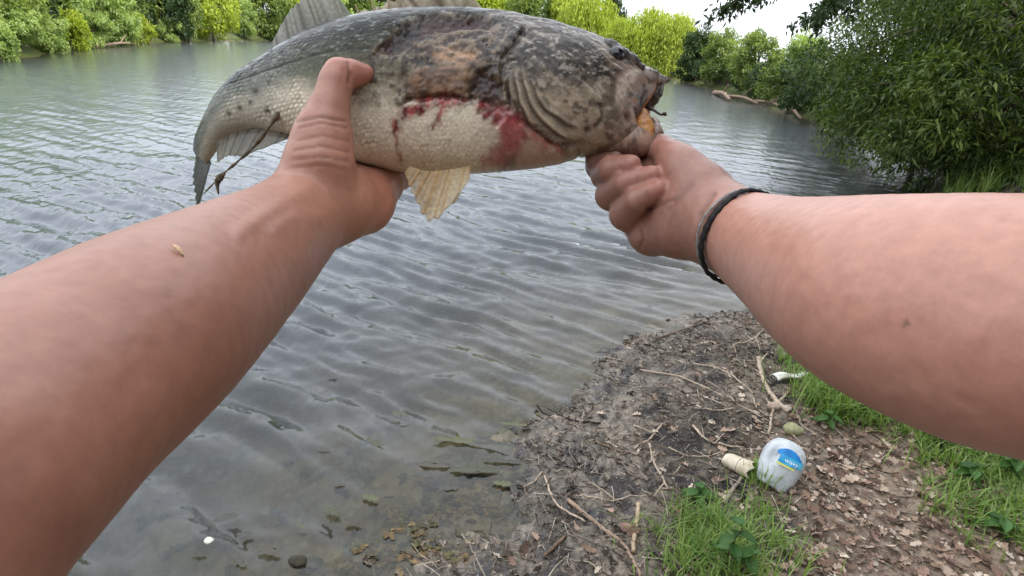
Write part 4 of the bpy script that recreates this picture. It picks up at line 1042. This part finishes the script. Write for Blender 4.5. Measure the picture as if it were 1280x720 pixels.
# wristband: dark braided band with a thin pale one beside it, standing a little off the skin
ax_ = at(990, 325, .375) - at(900, 281, .452); ax_ /= np.linalg.norm(ax_)
M_band = simple('band_black', srgb(14, 13, 14), srgb(30, 28, 28), 200, .6, .8, .001); M_band2 = simple('band_grey', srgb(110, 104, 100), srgb(150, 144, 138), 200, .6, .5, .001)
def wristband(name, ctr, r_, rt, mt, seed):
    nrm = ax_ + .32 * UP * 0 + 0.10 * RT; nrm /= np.linalg.norm(nrm)
    e1 = np.cross(nrm, FW); e1 /= np.linalg.norm(e1); e2 = np.cross(nrm, e1)
    t = np.arange(90) / 90 * 2 * math.pi; rad = r_ * (1 + .05 * (noise(np.column_stack([np.cos(t) * 2, np.sin(t) * 2]), seed) - .5))
    C_ = ctr + rad[:, None] * (np.cos(t)[:, None] * e1 + np.sin(t)[:, None] * e2)
    ph = np.arange(10) / 10 * 2 * math.pi; out_ = (C_ - ctr) / np.linalg.norm(C_ - ctr, axis=1)[:, None]
    wv = rt * (1 + .22 * np.sin(t * 30))
    V_ = C_[:, None] + wv[:, None, None] * (np.cos(ph)[None, :, None] * out_[:, None] * .7 + np.sin(ph)[None, :, None] * nrm[None, None] * 1.25)
    F_ = grid_faces(91, 10, True) % 900
    return obj(name, mesh(name, V_.reshape(-1, 3), F_), mt, person)
wristband('wristband', at(930, 298, .430), 0.0342, .0021, M_band, 3)['label'] = 'black braided wristband on the wrist of the hand holding the jaw'
wristband('wristband', at(921, 294, .436), .0325, .0011, M_band2, 9)['label'] = 'thin grey wristband cord next to the black one'
# a dry grass seed stuck to the forearm
i_ = np.argmin(np.hypot(apx - 222, apy - 315) + np.where(front, 0, 1e3)); sp_ = AV[i_] + AN[i_] * .0008
dv = RT * .7 - UP * .7; V_, F_ = tube(curve([-dv * .0035, AN[i_] * .0006, dv * .0035], 7), [.0002, .0006, .0009, .0009, .0008, .0005, .0002], 6)
obj('grass_seed', mesh('grass_seed', V_, F_), simple('seed_husk', srgb(214, 170, 130), srgb(240, 214, 180), 300), label='tiny pale grass seed stuck to the forearm', cat='seed', loc=sp_)

# ------------------------------------------------------------------ fish
ST = np.array([  # top x,y, bottom x,y, depth, half thickness
    (818, 92, 817, 196, .520, .020), (800, 80, 800, 198, .518, .028), (783, 68, 775, 196, .516, .034), (752, 52, 735, 194, .514, .041), (715, 39, 700, 203, .514, .047),
    (680, 29, 665, 209, .515, .050), (640, 21, 622, 213, .517, .052), (590, 15, 575, 216, .518, .053), (540, 14, 525, 215, .519, .053), (490, 17, 480, 211, .520, .051),
    (440, 25, 435, 200, .521, .047), (400, 37, 405, 189, .524, .042), (365, 53, 378, 179, .528, .037), (328, 75, 345, 170, .534, .031), (298, 94, 316, 165, .541, .026),
    (276, 117, 295, 168, .548, .0215), (262, 139, 282, 174, .556, .017), (251, 158, 273, 183, .564, .0125), (244, 174, 265, 194, .572, .009), (242, 188, 259, 204, .582, .006)], float)
NS, NN, NFar = 640, 170, 60
arc = np.concatenate([[0], np.cumsum(np.hypot(*np.diff((ST[:, :2] + ST[:, 2:4]) / 2, axis=0).T))])
def cinterp(xs, xp, fp):
    c_ = curve(np.column_stack([xp, fp]), 4000); return np.interp(xs, c_[:, 0], c_[:, 1])
sa = np.linspace(0, arc[-1], NS); Sx = [cinterp(sa, arc, ST[:, k]) for k in range(6)]
phi = np.concatenate([np.linspace(0, math.pi, NN, endpoint=False), np.linspace(math.pi, 2 * math.pi, NFar, endpoint=False)]); NP = len(phi)
cv, sv = np.cos(phi), np.sin(phi)
vv = np.sign(cv) * np.abs(cv) ** .93; ww = np.sign(sv) * np.abs(sv) ** .82
T_ = (1 - vv) / 2
PX = Sx[0][:, None] * (1 - T_) + Sx[2][:, None] * T_; PY = Sx[1][:, None] * (1 - T_) + Sx[3][:, None] * T_
# belly is the widest just below the middle, the back narrows
wsh = ww[None] * (1 - .22 * (vv[None] > 0) * vv[None] ** 2)
# open mouth: the near lip lies further back than the far one
mo = np.clip(1 - sa / 70, 0, 1)[:, None]
PX = PX - mo ** 1.5 * 26 * np.clip(sv, 0, 1)[None] ** 1.2 * np.exp(-((T_[None] - .62) / .30) ** 2)
Zc = np.repeat(Sx[4][:, None], NP, 1); HW = Sx[5][:, None] * wsh
def at_arr(px, py, z):
    return CAM + z[..., None] * (FW + ((px - 640) / FOC)[..., None] * RT + ((360 - py) / FOC)[..., None] * UP)
FV = at_arr(PX, PY, Zc) - HW[..., None] * FW
x, y = PX.copy(), PY.copy(); t_ = np.repeat(T_[None], NS, 0)
P2 = np.stack([x, y], -1)
def L3(*c): return np.array(srgb(*c))
def lerp(a, b_, m_): return a * (1 - m_[..., None]) + np.asarray(b_) * m_[..., None]
def poly_mask(pl, soft, wob=6, seed=0):
    q_ = P2.reshape(-1, 2) + (np.stack([fbm(P2.reshape(-1, 2) / 9, seed), fbm(P2.reshape(-1, 2) / 9, seed + 9)], -1) - .5) * 2 * wob
    return sstep(soft, -soft, sd_poly(q_, np.array(pl, float))).reshape(x.shape)
def line_mask(pl, w, wob=3, seed=0):
    q_ = P2 + (np.stack([fbm(P2 / 7, seed), fbm(P2 / 7, seed + 9)], -1) - .5) * 2 * wob
    return np.exp(-(seg_d(q_[..., 0], q_[..., 1], pl) / w) ** 2)
f1, f2, f3 = fbm(P2 / 26, 1, 5), fbm(P2 / 7, 2, 4), fbm(P2 / 3.2, 3, 3)
fs = fbm(P2 / np.array([16, 4.0]), 4, 4)          # streaks along the body
c = lerp(np.broadcast_to(L3(26, 31, 25), x.shape + (3,)), L3(92, 95, 76), sstep(.10, .46, t_ + (f1 - .5) * .2))
c = lerp(c, L3(222, 212, 190), sstep(.46, .70, t_ + (f1 - .5) * .18))
c = lerp(c, L3(148, 152, 146), sstep(430, 330, x) * .55 * sstep(.12, .45, t_))
# scales
u_, v_ = x / 6.6 + (y - 100) * .02 + (f1 - .5) * 2.2, (y + (x - 400) * .12 * sstep(470, 300, x)) / 4.6 + (fbm(P2 / 30, 77) - .5) * 2.4
row = np.floor(v_); fu = (u_ + .5 * (row % 2)) % 1 - .5; fvv = v_ % 1 - .5
sc = np.clip(1 - (np.hypot(fu * .9 + .12, fvv) / .62), -.2, 1)
scm = sstep(.08, .2, t_) * sstep(.99, .85, t_) * sstep(620, 520, x) * sstep(262, 300, x) * (.45 + .75 * sstep(.35, .6, f1))
bel = sstep(500, 530, x) * sstep(660, 640, x) * sstep(140, 165, y)
scm = np.maximum(scm, bel * .35)
cell = _h(np.floor(u_ + .5 * (row % 2)).astype(np.int64), row.astype(np.int64), (row * 0).astype(np.int64), 5)
scm = scm * (.35 + .65 * sstep(.38, .62, fbm(P2 / 17, 78)))
c = c * (1 + scm[..., None] * ((sc[..., None] - .38) * .6 + (cell[..., None] - .5) * .35))
c = lerp(c, L3(70, 74, 56), scm * sstep(.35, .1, sc) * sstep(.62, .45, t_) * .55)
dis = scm * sc * .0006
# fine silver flecks and olive mottling on the back
c = lerp(c, L3(176, 180, 176), sstep(.60, .74, fs) * sstep(.5, .1, t_) * sstep(600, 480, x) * .55)
c = lerp(c, L3(30, 33, 27), sstep(.52, .66, fbm(P2 / np.array([9., 3.]), 97, 3)) * sstep(.55, .15, t_) * .8)
c = lerp(c, L3(196, 202, 190), sstep(.66, .76, fbm(P2 / np.array([8., 2.6]), 98, 3)) * sstep(.6, .2, t_) * sstep(.03, .1, t_) * .6)

# lateral line
ll = line_mask([(285, 119), (340, 108), (400, 95), (430, 90), (480, 88)], 1.7, 1.5); c = lerp(c, L3(56, 54, 46), ll * .8); dis -= ll * .0006
# mud specks
sp = sstep(.64, .70, fbm(P2 / 5.5, 22, 3)) * sstep(.42, .62, fbm(P2 / 40, 23)) ; c = lerp(c, L3(62, 54, 44), sp * .7 * (x < 640) * sstep(170, 150, y)); dis += sp * .0004
for q in ((514, 152, 5), (315, 145, 4), (338, 128, 5), (330, 140, 3), (300, 150, 3), (356, 120, 3), (420, 190, 3), (395, 160, 3), (350, 150, 4)):
    mk = np.exp(-(np.hypot(x - q[0], (y - q[1]) * 1.3) / q[2]) ** 2); c = lerp(c, L3(50, 44, 36), mk * .85)
# dirty side above the belly
dm = poly_mask([(440, 110), (485, 92), (560, 60), (620, 80), (625, 150), (520, 150), (470, 150)], 14, 12, 31); c = lerp(c, L3(112, 102, 84), dm * .6); c = lerp(c, L3(64, 54, 44), dm * sstep(.5, .62, f2) * .8); dis += dm * (f2 - .5) * .0015
# head
hx = (x - 700) * .8 + (y - 90) * .6; hy = -(x - 700) * .6 + (y - 90) * .8
fh = fbm(np.stack([hx / 26, hy / 5.5], -1), 81, 4); fh2 = fbm(np.stack([hx / 14, hy / 3.2], -1), 86, 3)
hd = sstep(595, 640, x + (y - 110) * -.10 + (f1 - .5) * 40)
hc = lerp(np.broadcast_to(L3(92, 81, 68), x.shape + (3,)), L3(42, 36, 31), sstep(.42, .60, f2)); hc = lerp(hc, L3(150, 136, 116), sstep(.52, .66, fh) * .75); hc = lerp(hc, L3(40, 38, 34), sstep(.46, .34, fh) * .7); hc = lerp(hc, L3(196, 188, 176), sstep(.64, .74, fh2) * .7); hc = lerp(hc, L3(172, 156, 132), sstep(112, 150, y + (f1 - .5) * 50) * (.45 + .5 * f3))  # mottled head colours; the palest small flecks are painted glints
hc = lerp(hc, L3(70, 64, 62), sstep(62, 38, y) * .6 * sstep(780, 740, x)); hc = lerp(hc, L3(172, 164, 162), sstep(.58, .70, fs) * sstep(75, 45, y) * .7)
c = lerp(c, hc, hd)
dis += hd * ((f2 - .5) * .0009 + (fh - .5) * .0014) * (1 - .7 * sstep(120, 165, y)) + hd * sstep(75, 45, y) * (fs - .5) * .0018
c = lerp(c, L3(58, 49, 41), hd * sstep(.50, .64, fbm(P2 / 13, 47)) * .7); c = lerp(c, L3(176, 164, 146), hd * sstep(.60, .72, fbm(P2 / np.array([13., 5.]), 147)) * .55)
db = poly_mask([(470, 96), (510, 50), (560, 28), (640, 28), (720, 46), (790, 74), (800, 110), (740, 128), (660, 112), (620, 140), (540, 120)], 18, 14, 90)
c = lerp(c, L3(44, 37, 31), db * sstep(.47, .60, fbm(P2 / np.array([12., 6.]), 91, 4)) * .75); c = lerp(c, L3(190, 182, 168), db * sstep(.66, .74, fbm(P2 / np.array([7., 3.]), 95, 3)) * .7)  # dark dirt, then pale flecks painted on as wet glints
# gill cover rim and rays below it
rg, an = np.hypot(x - 735, y - 90) + (f1 - .5) * 7, np.arctan2(y - 90, 735 - x)
gm = sstep(78, 88, rg) * sstep(122, 112, rg) * sstep(.22, .50, an + (f2 - .5) * .3) * sstep(1.42, 1.15, an)
sw = (rg - 64) / (8.0 + 4 * sstep(.2, .9, an)); saw = sw % 1; rid = np.clip(saw * 1.25, 0, 1) * np.clip((1 - saw) * 5, 0, 1)
rv = _h(np.floor(sw).astype(np.int64), np.zeros(x.shape, np.int64), np.zeros(x.shape, np.int64), 3) * .5 + .6
c = lerp(c, lerp(np.broadcast_to(L3(66, 52, 43), x.shape + (3,)), L3(206, 190, 164), rid * rv * (.6 + .6 * f2)), gm * .9); dis += gm * (rid - .5) * .0040 * rv
rim = line_mask([(655, 62), (634, 95), (628, 125), (650, 168), (690, 192), (725, 190)], 4, 4); c = lerp(c, L3(46, 36, 32), rim * .75 * sstep(735, 700, x)); dis -= rim * .003
# wound: torn hollow behind the head
wd = poly_mask([(484, 90), (505, 64), (524, 46), (560, 40), (606, 38), (636, 52), (634, 84), (628, 118), (618, 150), (590, 146), (530, 147), (516, 134), (528, 112), (508, 96), (492, 100)], 6, 12, 41)
w4 = fbm(P2 / np.array([11, 6.]), 66, 4)
wc = lerp(np.broadcast_to(L3(122, 104, 84), x.shape + (3,)), L3(56, 44, 36), sstep(.44, .60, w4)); wc = lerp(wc, L3(40, 31, 27), sstep(.52, .64, f2) * .8); wc = lerp(wc, L3(150, 132, 110), sstep(.60, .70, f3) * .6)
cres = poly_mask([(484, 94), (504, 64), (524, 45), (566, 39), (610, 40), (618, 56), (585, 58), (552, 64), (528, 76), (504, 100)], 5, 7, 42)
wc = lerp(wc, lerp(np.broadcast_to(L3(58, 30, 27), x.shape + (3,)), L3(26, 17, 15), sstep(.42, .6, f1)), cres * .9)
wc = lerp(wc, L3(188, 150, 118), poly_mask([(554, 92), (582, 86), (600, 96), (586, 110), (560, 106)], 8, 10, 44) * sstep(.34, .54, w4))
pf = poly_mask([(524, 116), (560, 109), (592, 112), (592, 140), (518, 146)], 6, 5, 45)
wc = lerp(wc, lerp(np.broadcast_to(L3(146, 114, 88), x.shape + (3,)), L3(96, 70, 52), sstep(.42, .6, fs)), pf * .85)
wds = poly_mask([(484, 90), (505, 64), (524, 46), (560, 40), (606, 38), (636, 52), (634, 84), (628, 118), (618, 150), (590, 146), (530, 147), (516, 134), (528, 112), (508, 96), (492, 100)], 16, 9, 41)
c = lerp(c, wc, wd); dis -= wds * (.0025 + cres * .0045 + (f2 - .5) * .0012 + (w4 - .5) * .0028) * (1 - .8 * pf)
cl = line_mask([(486, 92), (506, 66), (524, 47), (562, 41), (606, 39)], 3.4, 4, 46); c = lerp(c, L3(150, 140, 122), cl * .6 * (1 - wd))
dk = poly_mask([(598, 120), (612, 112), (626, 130), (634, 160), (622, 170), (606, 158), (596, 142)], 7, 8, 48); c = lerp(c, L3(48, 26, 25), dk * .85); dis -= dk * .004
dk = line_mask([(520, 147), (560, 144), (596, 146)], 3, 4, 49); c = lerp(c, L3(70, 34, 30), dk * .8); dis -= dk * .0035
# blood
gloss = np.zeros_like(x)
bl = sstep(.34, .56, fbm(P2 / 8, 67, 4))
for pl, w_, a_ in (([(585, 149), (550, 150), (520, 160), (509, 174)], 6, .85), ([(508, 170), (505, 190), (506, 206)], 3.0, .6), ([(566, 150), (556, 168), (549, 178)], 4, .7), ([(540, 150), (535, 162)], 4, .85), ([(606, 156), (622, 170), (642, 168)], 7, .8)):
    mk = line_mask(pl, w_, 6, 51) * a_ * (.45 + .6 * bl); c = lerp(c, lerp(np.broadcast_to(L3(150, 52, 54), x.shape + (3,)), L3(92, 18, 24), sstep(.4, .6, f2)), np.clip(mk * 1.15, 0, .92)); gloss = np.maximum(gloss, mk)
mk = poly_mask([(622, 158), (650, 163), (664, 180), (652, 198), (626, 212), (604, 214), (622, 190)], 10, 8, 52); c = lerp(c, lerp(np.broadcast_to(L3(166, 84, 84), x.shape + (3,)), L3(124, 40, 46), sstep(.36, .6, f1)), mk * .85); gloss = np.maximum(gloss, mk)
mk = poly_mask([(660, 180), (690, 194), (704, 202), (690, 212), (640, 216)], 6, 6, 53); c = lerp(c, L3(196, 166, 148), mk * .8)
mk = line_mask([(662, 184), (680, 191), (700, 197)], 3.5, 5, 54); c = lerp(c, L3(160, 78, 62), mk * .7 * (.4 + .6 * bl))
# snout, cheek and mouth
sn = sstep(742, 790, x); c = lerp(c, lerp(np.broadcast_to(L3(150, 122, 106), x.shape + (3,)), L3(86, 72, 64), sstep(.46, .62, f2)), sn * sstep(70, 100, y) * .8)
mk = poly_mask([(762, 118), (782, 100), (798, 94), (796, 104), (776, 124), (770, 140), (760, 138)], 4, 3, 56); c = lerp(c, L3(196, 180, 164), mk * .85)
mk = poly_mask([(786, 138), (822, 132), (822, 172), (806, 188), (792, 160)], 5, 4, 57); c = lerp(c, L3(190, 126, 64), mk * .85)
for q in ((795, 158, 5), (775, 159, 5), (728, 175, 4)): mk = np.exp(-(np.hypot(x - q[0], y - q[1]) / q[2]) ** 2); c = lerp(c, L3(60, 34, 24), mk * .9); dis -= mk * .002
mk = line_mask([(742, 150), (746, 162), (738, 172)], 3, 2, 59); c = lerp(c, L3(60, 52, 46), mk * .7); dis -= mk * .002
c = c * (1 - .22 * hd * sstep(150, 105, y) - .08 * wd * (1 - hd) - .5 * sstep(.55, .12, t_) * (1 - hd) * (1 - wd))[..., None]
# rings running back into the mouth
dFs = np.gradient(FV, axis=0); dFp = np.roll(FV, -1, 1) - np.roll(FV, 1, 1)
NRM = np.cross(dFs, dFp); NRM /= np.linalg.norm(NRM, axis=-1)[..., None] + 1e-12
if (NRM[NS // 2, NN // 2] @ FW) > 0: NRM = -NRM
endf = np.clip(sa / 20, 0, 1)[:, None] * np.clip((arc[-1] - sa) / 15, 0, 1)[:, None]
FV = FV + NRM * (dis * endf)[..., None]
inner, icol = [], []
c0 = FV[0].mean(0); back = (FV[40].mean(0) - FV[0].mean(0)); back /= np.linalg.norm(back)
for k, (sc_, dp_) in enumerate(((.90, -.001), (.82, .006), (.74, .018), (.6, .034), (.3, .046), (.02, .05))[::-1]):
    inner.append(c0 + (FV[0] - c0) * sc_ + back * dp_); icol.append(np.tile(L3(184, 120, 70) * (1.0 if sc_ > .5 else .6), (NP, 1)))
tail_c = FV[-1].mean(0)
FVa = np.concatenate([np.stack(inner), FV, (tail_c + (FV[-1] - tail_c) * .02)[None]]); ca = np.concatenate([np.stack(icol), c, c[-1:]])
ga = np.concatenate([np.full((6, NP), .6), np.maximum(gloss, .62 * (1 - hd) * (1 - wd) + .32), np.zeros((1, NP))])
fish = obj('fish', None, label='large dead bass smeared with mud, bloody torn side, held in both hands', cat='fish', loc=at(560, 215, .52))
bpy.context.view_layer.update()
o0 = np.array(fish.location)
m, n, b = mat('fish_skin')
n.links.new(mixc(n, .45, vcol(n), mixc(n, ramp(n, texnoise(n, 420, 5, .7), .3, .7), (.35, .35, .35), (1.55, 1.5, 1.45)), 'MULTIPLY'), b.inputs['Base Color'])
ga_ = n.nodes.new('ShaderNodeAttribute'); ga_.attribute_name = 'wet'; n.links.new(ramp(n, ga_.outputs['Fac'], 0, 1, .46, .14), b.inputs['Roughness']); gs_ = n.nodes.new('ShaderNodeAttribute'); gs_.attribute_name = 'sheen'; n.links.new(gs_.outputs['Fac'], b.inputs['Specular IOR Level'])
bump(n, b, texnoise(n, 500, 4, .7), .2, .0007)
b.inputs['Coat Weight'].default_value = .06; b.inputs['Coat Roughness'].default_value = .2
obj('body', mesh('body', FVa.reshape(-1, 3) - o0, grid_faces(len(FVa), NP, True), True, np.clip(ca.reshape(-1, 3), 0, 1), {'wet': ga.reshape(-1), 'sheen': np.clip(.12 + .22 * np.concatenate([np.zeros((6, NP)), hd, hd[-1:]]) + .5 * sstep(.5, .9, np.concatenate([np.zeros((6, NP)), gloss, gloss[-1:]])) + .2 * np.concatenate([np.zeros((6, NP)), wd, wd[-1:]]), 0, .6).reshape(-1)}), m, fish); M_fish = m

M_spine = simple('fin_spine', srgb(120, 98, 74), srgb(176, 154, 124), 200, .5, .2, .0003)
M_fin = tinted('fin_membrane', .45, .4, 300, .35, .2, .0006, trans=.5)
_n = M_fin.node_tree; _o = _n.nodes['Material Output']; _l = _o.inputs[0].links[0].from_socket; _t = _n.nodes.new('ShaderNodeBsdfTransparent'); _x = _n.nodes.new('ShaderNodeMixShader'); _x.inputs[0].default_value = .28
_n.links.new(_l, _x.inputs[1]); _n.links.new(_t.outputs[0], _x.inputs[2]); _n.links.new(_x.outputs[0], _o.inputs[0])
def fin(name, base_, edge, z0, z1, ray_n, colr, ray_col, nu=120, nv=26, tip_dark=0, jag=0., ridge=.0007, label=None, curl=0.):
    """membrane between a root line and an edge line, crossed by rays"""
    A_ = curve(base_, nu); B_ = curve(edge, nu); gv, gc = [], []
    if jag: B_ = B_ + (B_ - A_) * (jag * (np.abs(np.sin(np.linspace(0, math.pi * ray_n, nu)))[:, None] - 1))
    for i in range(nu):
        u = i / (nu - 1); ry = abs(math.sin(math.pi * ray_n * (u + .03 * math.sin(u * 23 + ray_n)))); ray = (1 - ry ** 1.1) * (.75 + .25 * math.sin(u * 41))
        for j in range(nv):
            w = j / (nv - 1); q_ = A_[i] * (1 - w) + B_[i] * w
            zz = (z0[0] * (1 - u) + z0[1] * u) * (1 - w) + (z1[0] * (1 - u) + z1[1] * u) * w - ridge * ray + curl * math.sin(u * 5) * w
            gv.append(at(q_[0], q_[1], zz)); cc_ = (np.array(colr) * (.55 + .45 * w) + np.array(ray_col) * .45 * (1 - w)) * (1 - ray) + np.array(ray_col) * ray
            if tip_dark and .2 < u < .6: cc_ = cc_ * (1 - tip_dark * math.exp(-((w - .74 - .05 * math.sin(u * 30)) / .10) ** 2))
            gc.append(cc_)
    o = obj(name, mesh(name, np.array(gv) - o0, grid_faces(nu, nv), True, np.clip(np.array(gc), 0, 1)), M_fin, fish)
    if label: o['label'] = label
    s_ = o.modifiers.new('thick', 'SOLIDIFY'); s_.thickness = .0008; s_.offset = 0; return o
FINC, RAYC = srgb(206, 198, 172), srgb(150, 132, 96)
fin('soft_dorsal_fin', [(342, 66), (370, 51), (400, 38), (432, 28), (444, 25)], [(341, 52), (362, 14), (385, -4), (418, -6), (441, 22)], (.534, .522), (.540, .525), 13, srgb(196, 194, 186), srgb(120, 114, 102), jag=.06)
fin('spiny_dorsal_fin', [(446, 25), (480, 19), (530, 15), (570, 15), (604, 17)], [(447, 15), (478, 6), (505, -12), (566, -16), (602, 6)], (.522, .519), (.526, .52), 8, srgb(222, 210, 188), srgb(120, 98, 76), jag=.35, ridge=.0018)
for k in range(9):
    u_ = k / 8; a_ = at(450 + 148 * u_, 26 - 12 * math.sin(math.pi * min(1, u_ * 1.1)), .5205); b_ = at(444 + 152 * u_, 18 - 34 * math.sin(math.pi * (.12 + .8 * u_)), .524)
    V_, F_ = tube(curve([a_, (a_ + b_) / 2 + RT * .0006, b_], 7), np.linspace(.0012, .0003, 7), 6); obj('spine', mesh('spine', V_ - o0, F_), M_spine, fish)
fin('pelvic_fin', [(512, 208), (535, 214), (560, 212), (588, 208)], [(506, 216), (517, 246), (541, 277), (586, 226)], (.492, .492), (.488, .486), 9, srgb(240, 232, 208), srgb(218, 182, 122), tip_dark=.15, jag=.09, curl=.007, label='translucent yellowish belly fin with a dark torn edge')
fin('pelvic_fin', [(520, 210), (545, 213), (580, 211)], [(522, 252), (540, 268), (572, 252)], (.535, .535), (.55, .55), 8, srgb(232, 222, 196), srgb(206, 174, 122), jag=.05)
fin('anal_fin', [(271, 176), (296, 165), (325, 160), (362, 168)], [(272, 203), (285, 195), (305, 194), (358, 174)], (.545, .515), (.543, .512), 9, srgb(160, 154, 132), srgb(84, 76, 62), jag=.05, ridge=.0012)
V_, F_ = join([tube(curve(np.array([at(349, 140, .500), at(322, 178, .508), at(297, 202, .520), at(277, 219, .53), at(254, 243, .54)]), 22), np.linspace(.0018, .0005, 22) * (1 + .4 * np.sin(np.arange(22) * 1.7)), 6),
               tube(curve(np.array([at(281, 216, .528), at(272, 226, .530), at(273, 243, .532)]), 9), np.array([.0012, .002, .003, .0036, .003, .002, .0014, .001, .0006]), 6)])
obj('torn_fin_ray', mesh('torn_fin_ray', V_ - o0, F_), simple('ray_dark', srgb(70, 62, 50), srgb(128, 118, 98), 200), fish)
# tail: fan standing nearly edge-on, pointing away from the camera
A0, A1 = at(244, 178, .578), at(262, 203, .578); gv, gc = [], []
for i in range(50):
    u = i / 49
    for j in range(26):
        w = j / 25; rt_ = A0 * (1 - u) + A1 * u; tp = at(243.5, 190 + 76 * u ** 1.3, .645 - .012 * math.sin(math.pi * u)) + RT * (.0015 * math.sin(u * 9))
        tp = tp if u < .99 else at(243, 266, .64)
        gv.append(rt_ * (1 - w) + tp * w + RT * (.0012 * math.sin(u * 60) * w)); gc.append(np.array(srgb(96, 98, 84)) * (1 + .35 * math.sin(u * 60)))
o = obj('tail_fin', mesh('tail_fin', np.array(gv) - o0, grid_faces(50, 26), True, np.clip(np.array(gc), 0, 1)), M_fin, fish); o.modifiers.new('thick', 'SOLIDIFY').thickness = .0016
# jaws and eye
def lump(name, pts, cols, flat=None, sides=18, n_=46, seed=1, rough_=.0012, label=None):
    P_ = curve(np.array([at(a, b_, z) for a, b_, z, r_ in pts]), n_); r_ = curve(np.array([(q[3] * q[2] / FOC, 0) for q in pts]), n_)[:, 0]
    V_, F_ = tube(P_, np.maximum(r_, .0004), sides); k_ = n_ * sides
    nz = .55 * fbm(V_ * 160, seed, 4) + .45 * fbm(V_ * 420, seed + 50, 3); cen = np.repeat(P_, sides, 0); V_[:k_] += (V_[:k_] - cen) / (np.linalg.norm(V_[:k_] - cen, axis=1)[:, None] + 1e-9) * ((nz[:k_] - .5) * 2 * rough_)[:, None]
    cc_ = np.array(cols[0]) * (1 - sstep(.42, .58, nz)[:, None]) + np.array(cols[1]) * sstep(.42, .58, nz)[:, None]
    o = obj(name, mesh(name, V_ - o0, F_, True, cc_, {'wet': np.full(len(V_), .45), 'sheen': np.full(len(V_), .4)}), M_fish, fish)
    if label: o['label'] = label
    return o
lump('upper_jaw', [(770, 88, .512, 10), (796, 93, .505, 14), (815, 97, .506, 9), (827, 100, .510, 5), (834, 99, .516, 1.5)], (srgb(158, 146, 138), srgb(84, 72, 66)), seed=2, rough_=.0035)
lump('upper_jaw', [(829, 101, .512, 4), (822, 113, .512, 7), (814, 126, .514, 8), (806, 140, .518, 5)], (srgb(118, 102, 92), srgb(58, 48, 44)), seed=3, rough_=.0030, label='rough dark lip of the upper jaw')
lump('jaw_bone', [(792, 96, .494, 5), (777, 110, .487, 9), (770, 126, .486, 10), (768, 144, .490, 6)], (srgb(188, 172, 156), srgb(140, 120, 106)), seed=4, rough_=.0016)
lump('jaw_bone', [(808, 106, .506, 5), (800, 120, .499, 9), (793, 136, .496, 9), (790, 152, .500, 4)], (srgb(104, 86, 78), srgb(56, 46, 42)), seed=5, rough_=.0020)
lump('lower_jaw', [(716, 160, .520, 10), (748, 168, .512, 20), (780, 174, .506, 22), (804, 176, .503, 19), (817, 168, .507, 12), (816, 150, .514, 6)], (srgb(164, 132, 114), srgb(104, 82, 70)), seed=6, rough_=.0022)
lump('mouth_lining', [(800, 140, .505, 9), (805, 158, .500, 12), (810, 174, .500, 12), (820, 184, .503, 6)], (srgb(186, 134, 76), srgb(136, 80, 50)), seed=7, rough_=.0025)
lump('lip_tag', [(810, 134, .506, 3), (818, 138, .502, 2.0), (826, 143, .50, 1.4), (831, 142, .50, 2.4), (832, 145, .50, .8)], (srgb(70, 56, 48), srgb(50, 40, 34)), seed=8, sides=8, n_=20, rough_=.0003)
lump('brow', [(748, 54, .500, 5), (766, 60, .494, 9), (784, 72, .494, 8), (804, 86, .498, 4)], (srgb(104, 96, 90), srgb(60, 55, 52)), seed=9, rough_=.003)
i_, j_ = 20, 28; tt = np.linspace(.01, math.pi - .01, i_); ph = np.arange(j_) / j_ * 2 * math.pi
d = np.stack([np.sin(tt)[:, None] * np.cos(ph), np.sin(tt)[:, None] * np.sin(ph), np.repeat(np.cos(tt)[:, None], j_, 1)], -1).reshape(-1, 3)
me_ = mesh('eye', at(770, 69, .4885) - o0 + d * .0072, grid_faces(i_, j_, True)); mm_ = simple('eye_dark', srgb(18, 17, 18), srgb(40, 38, 36), 60, .15, 0, spec=.6); obj('eye', me_, mm_, fish)
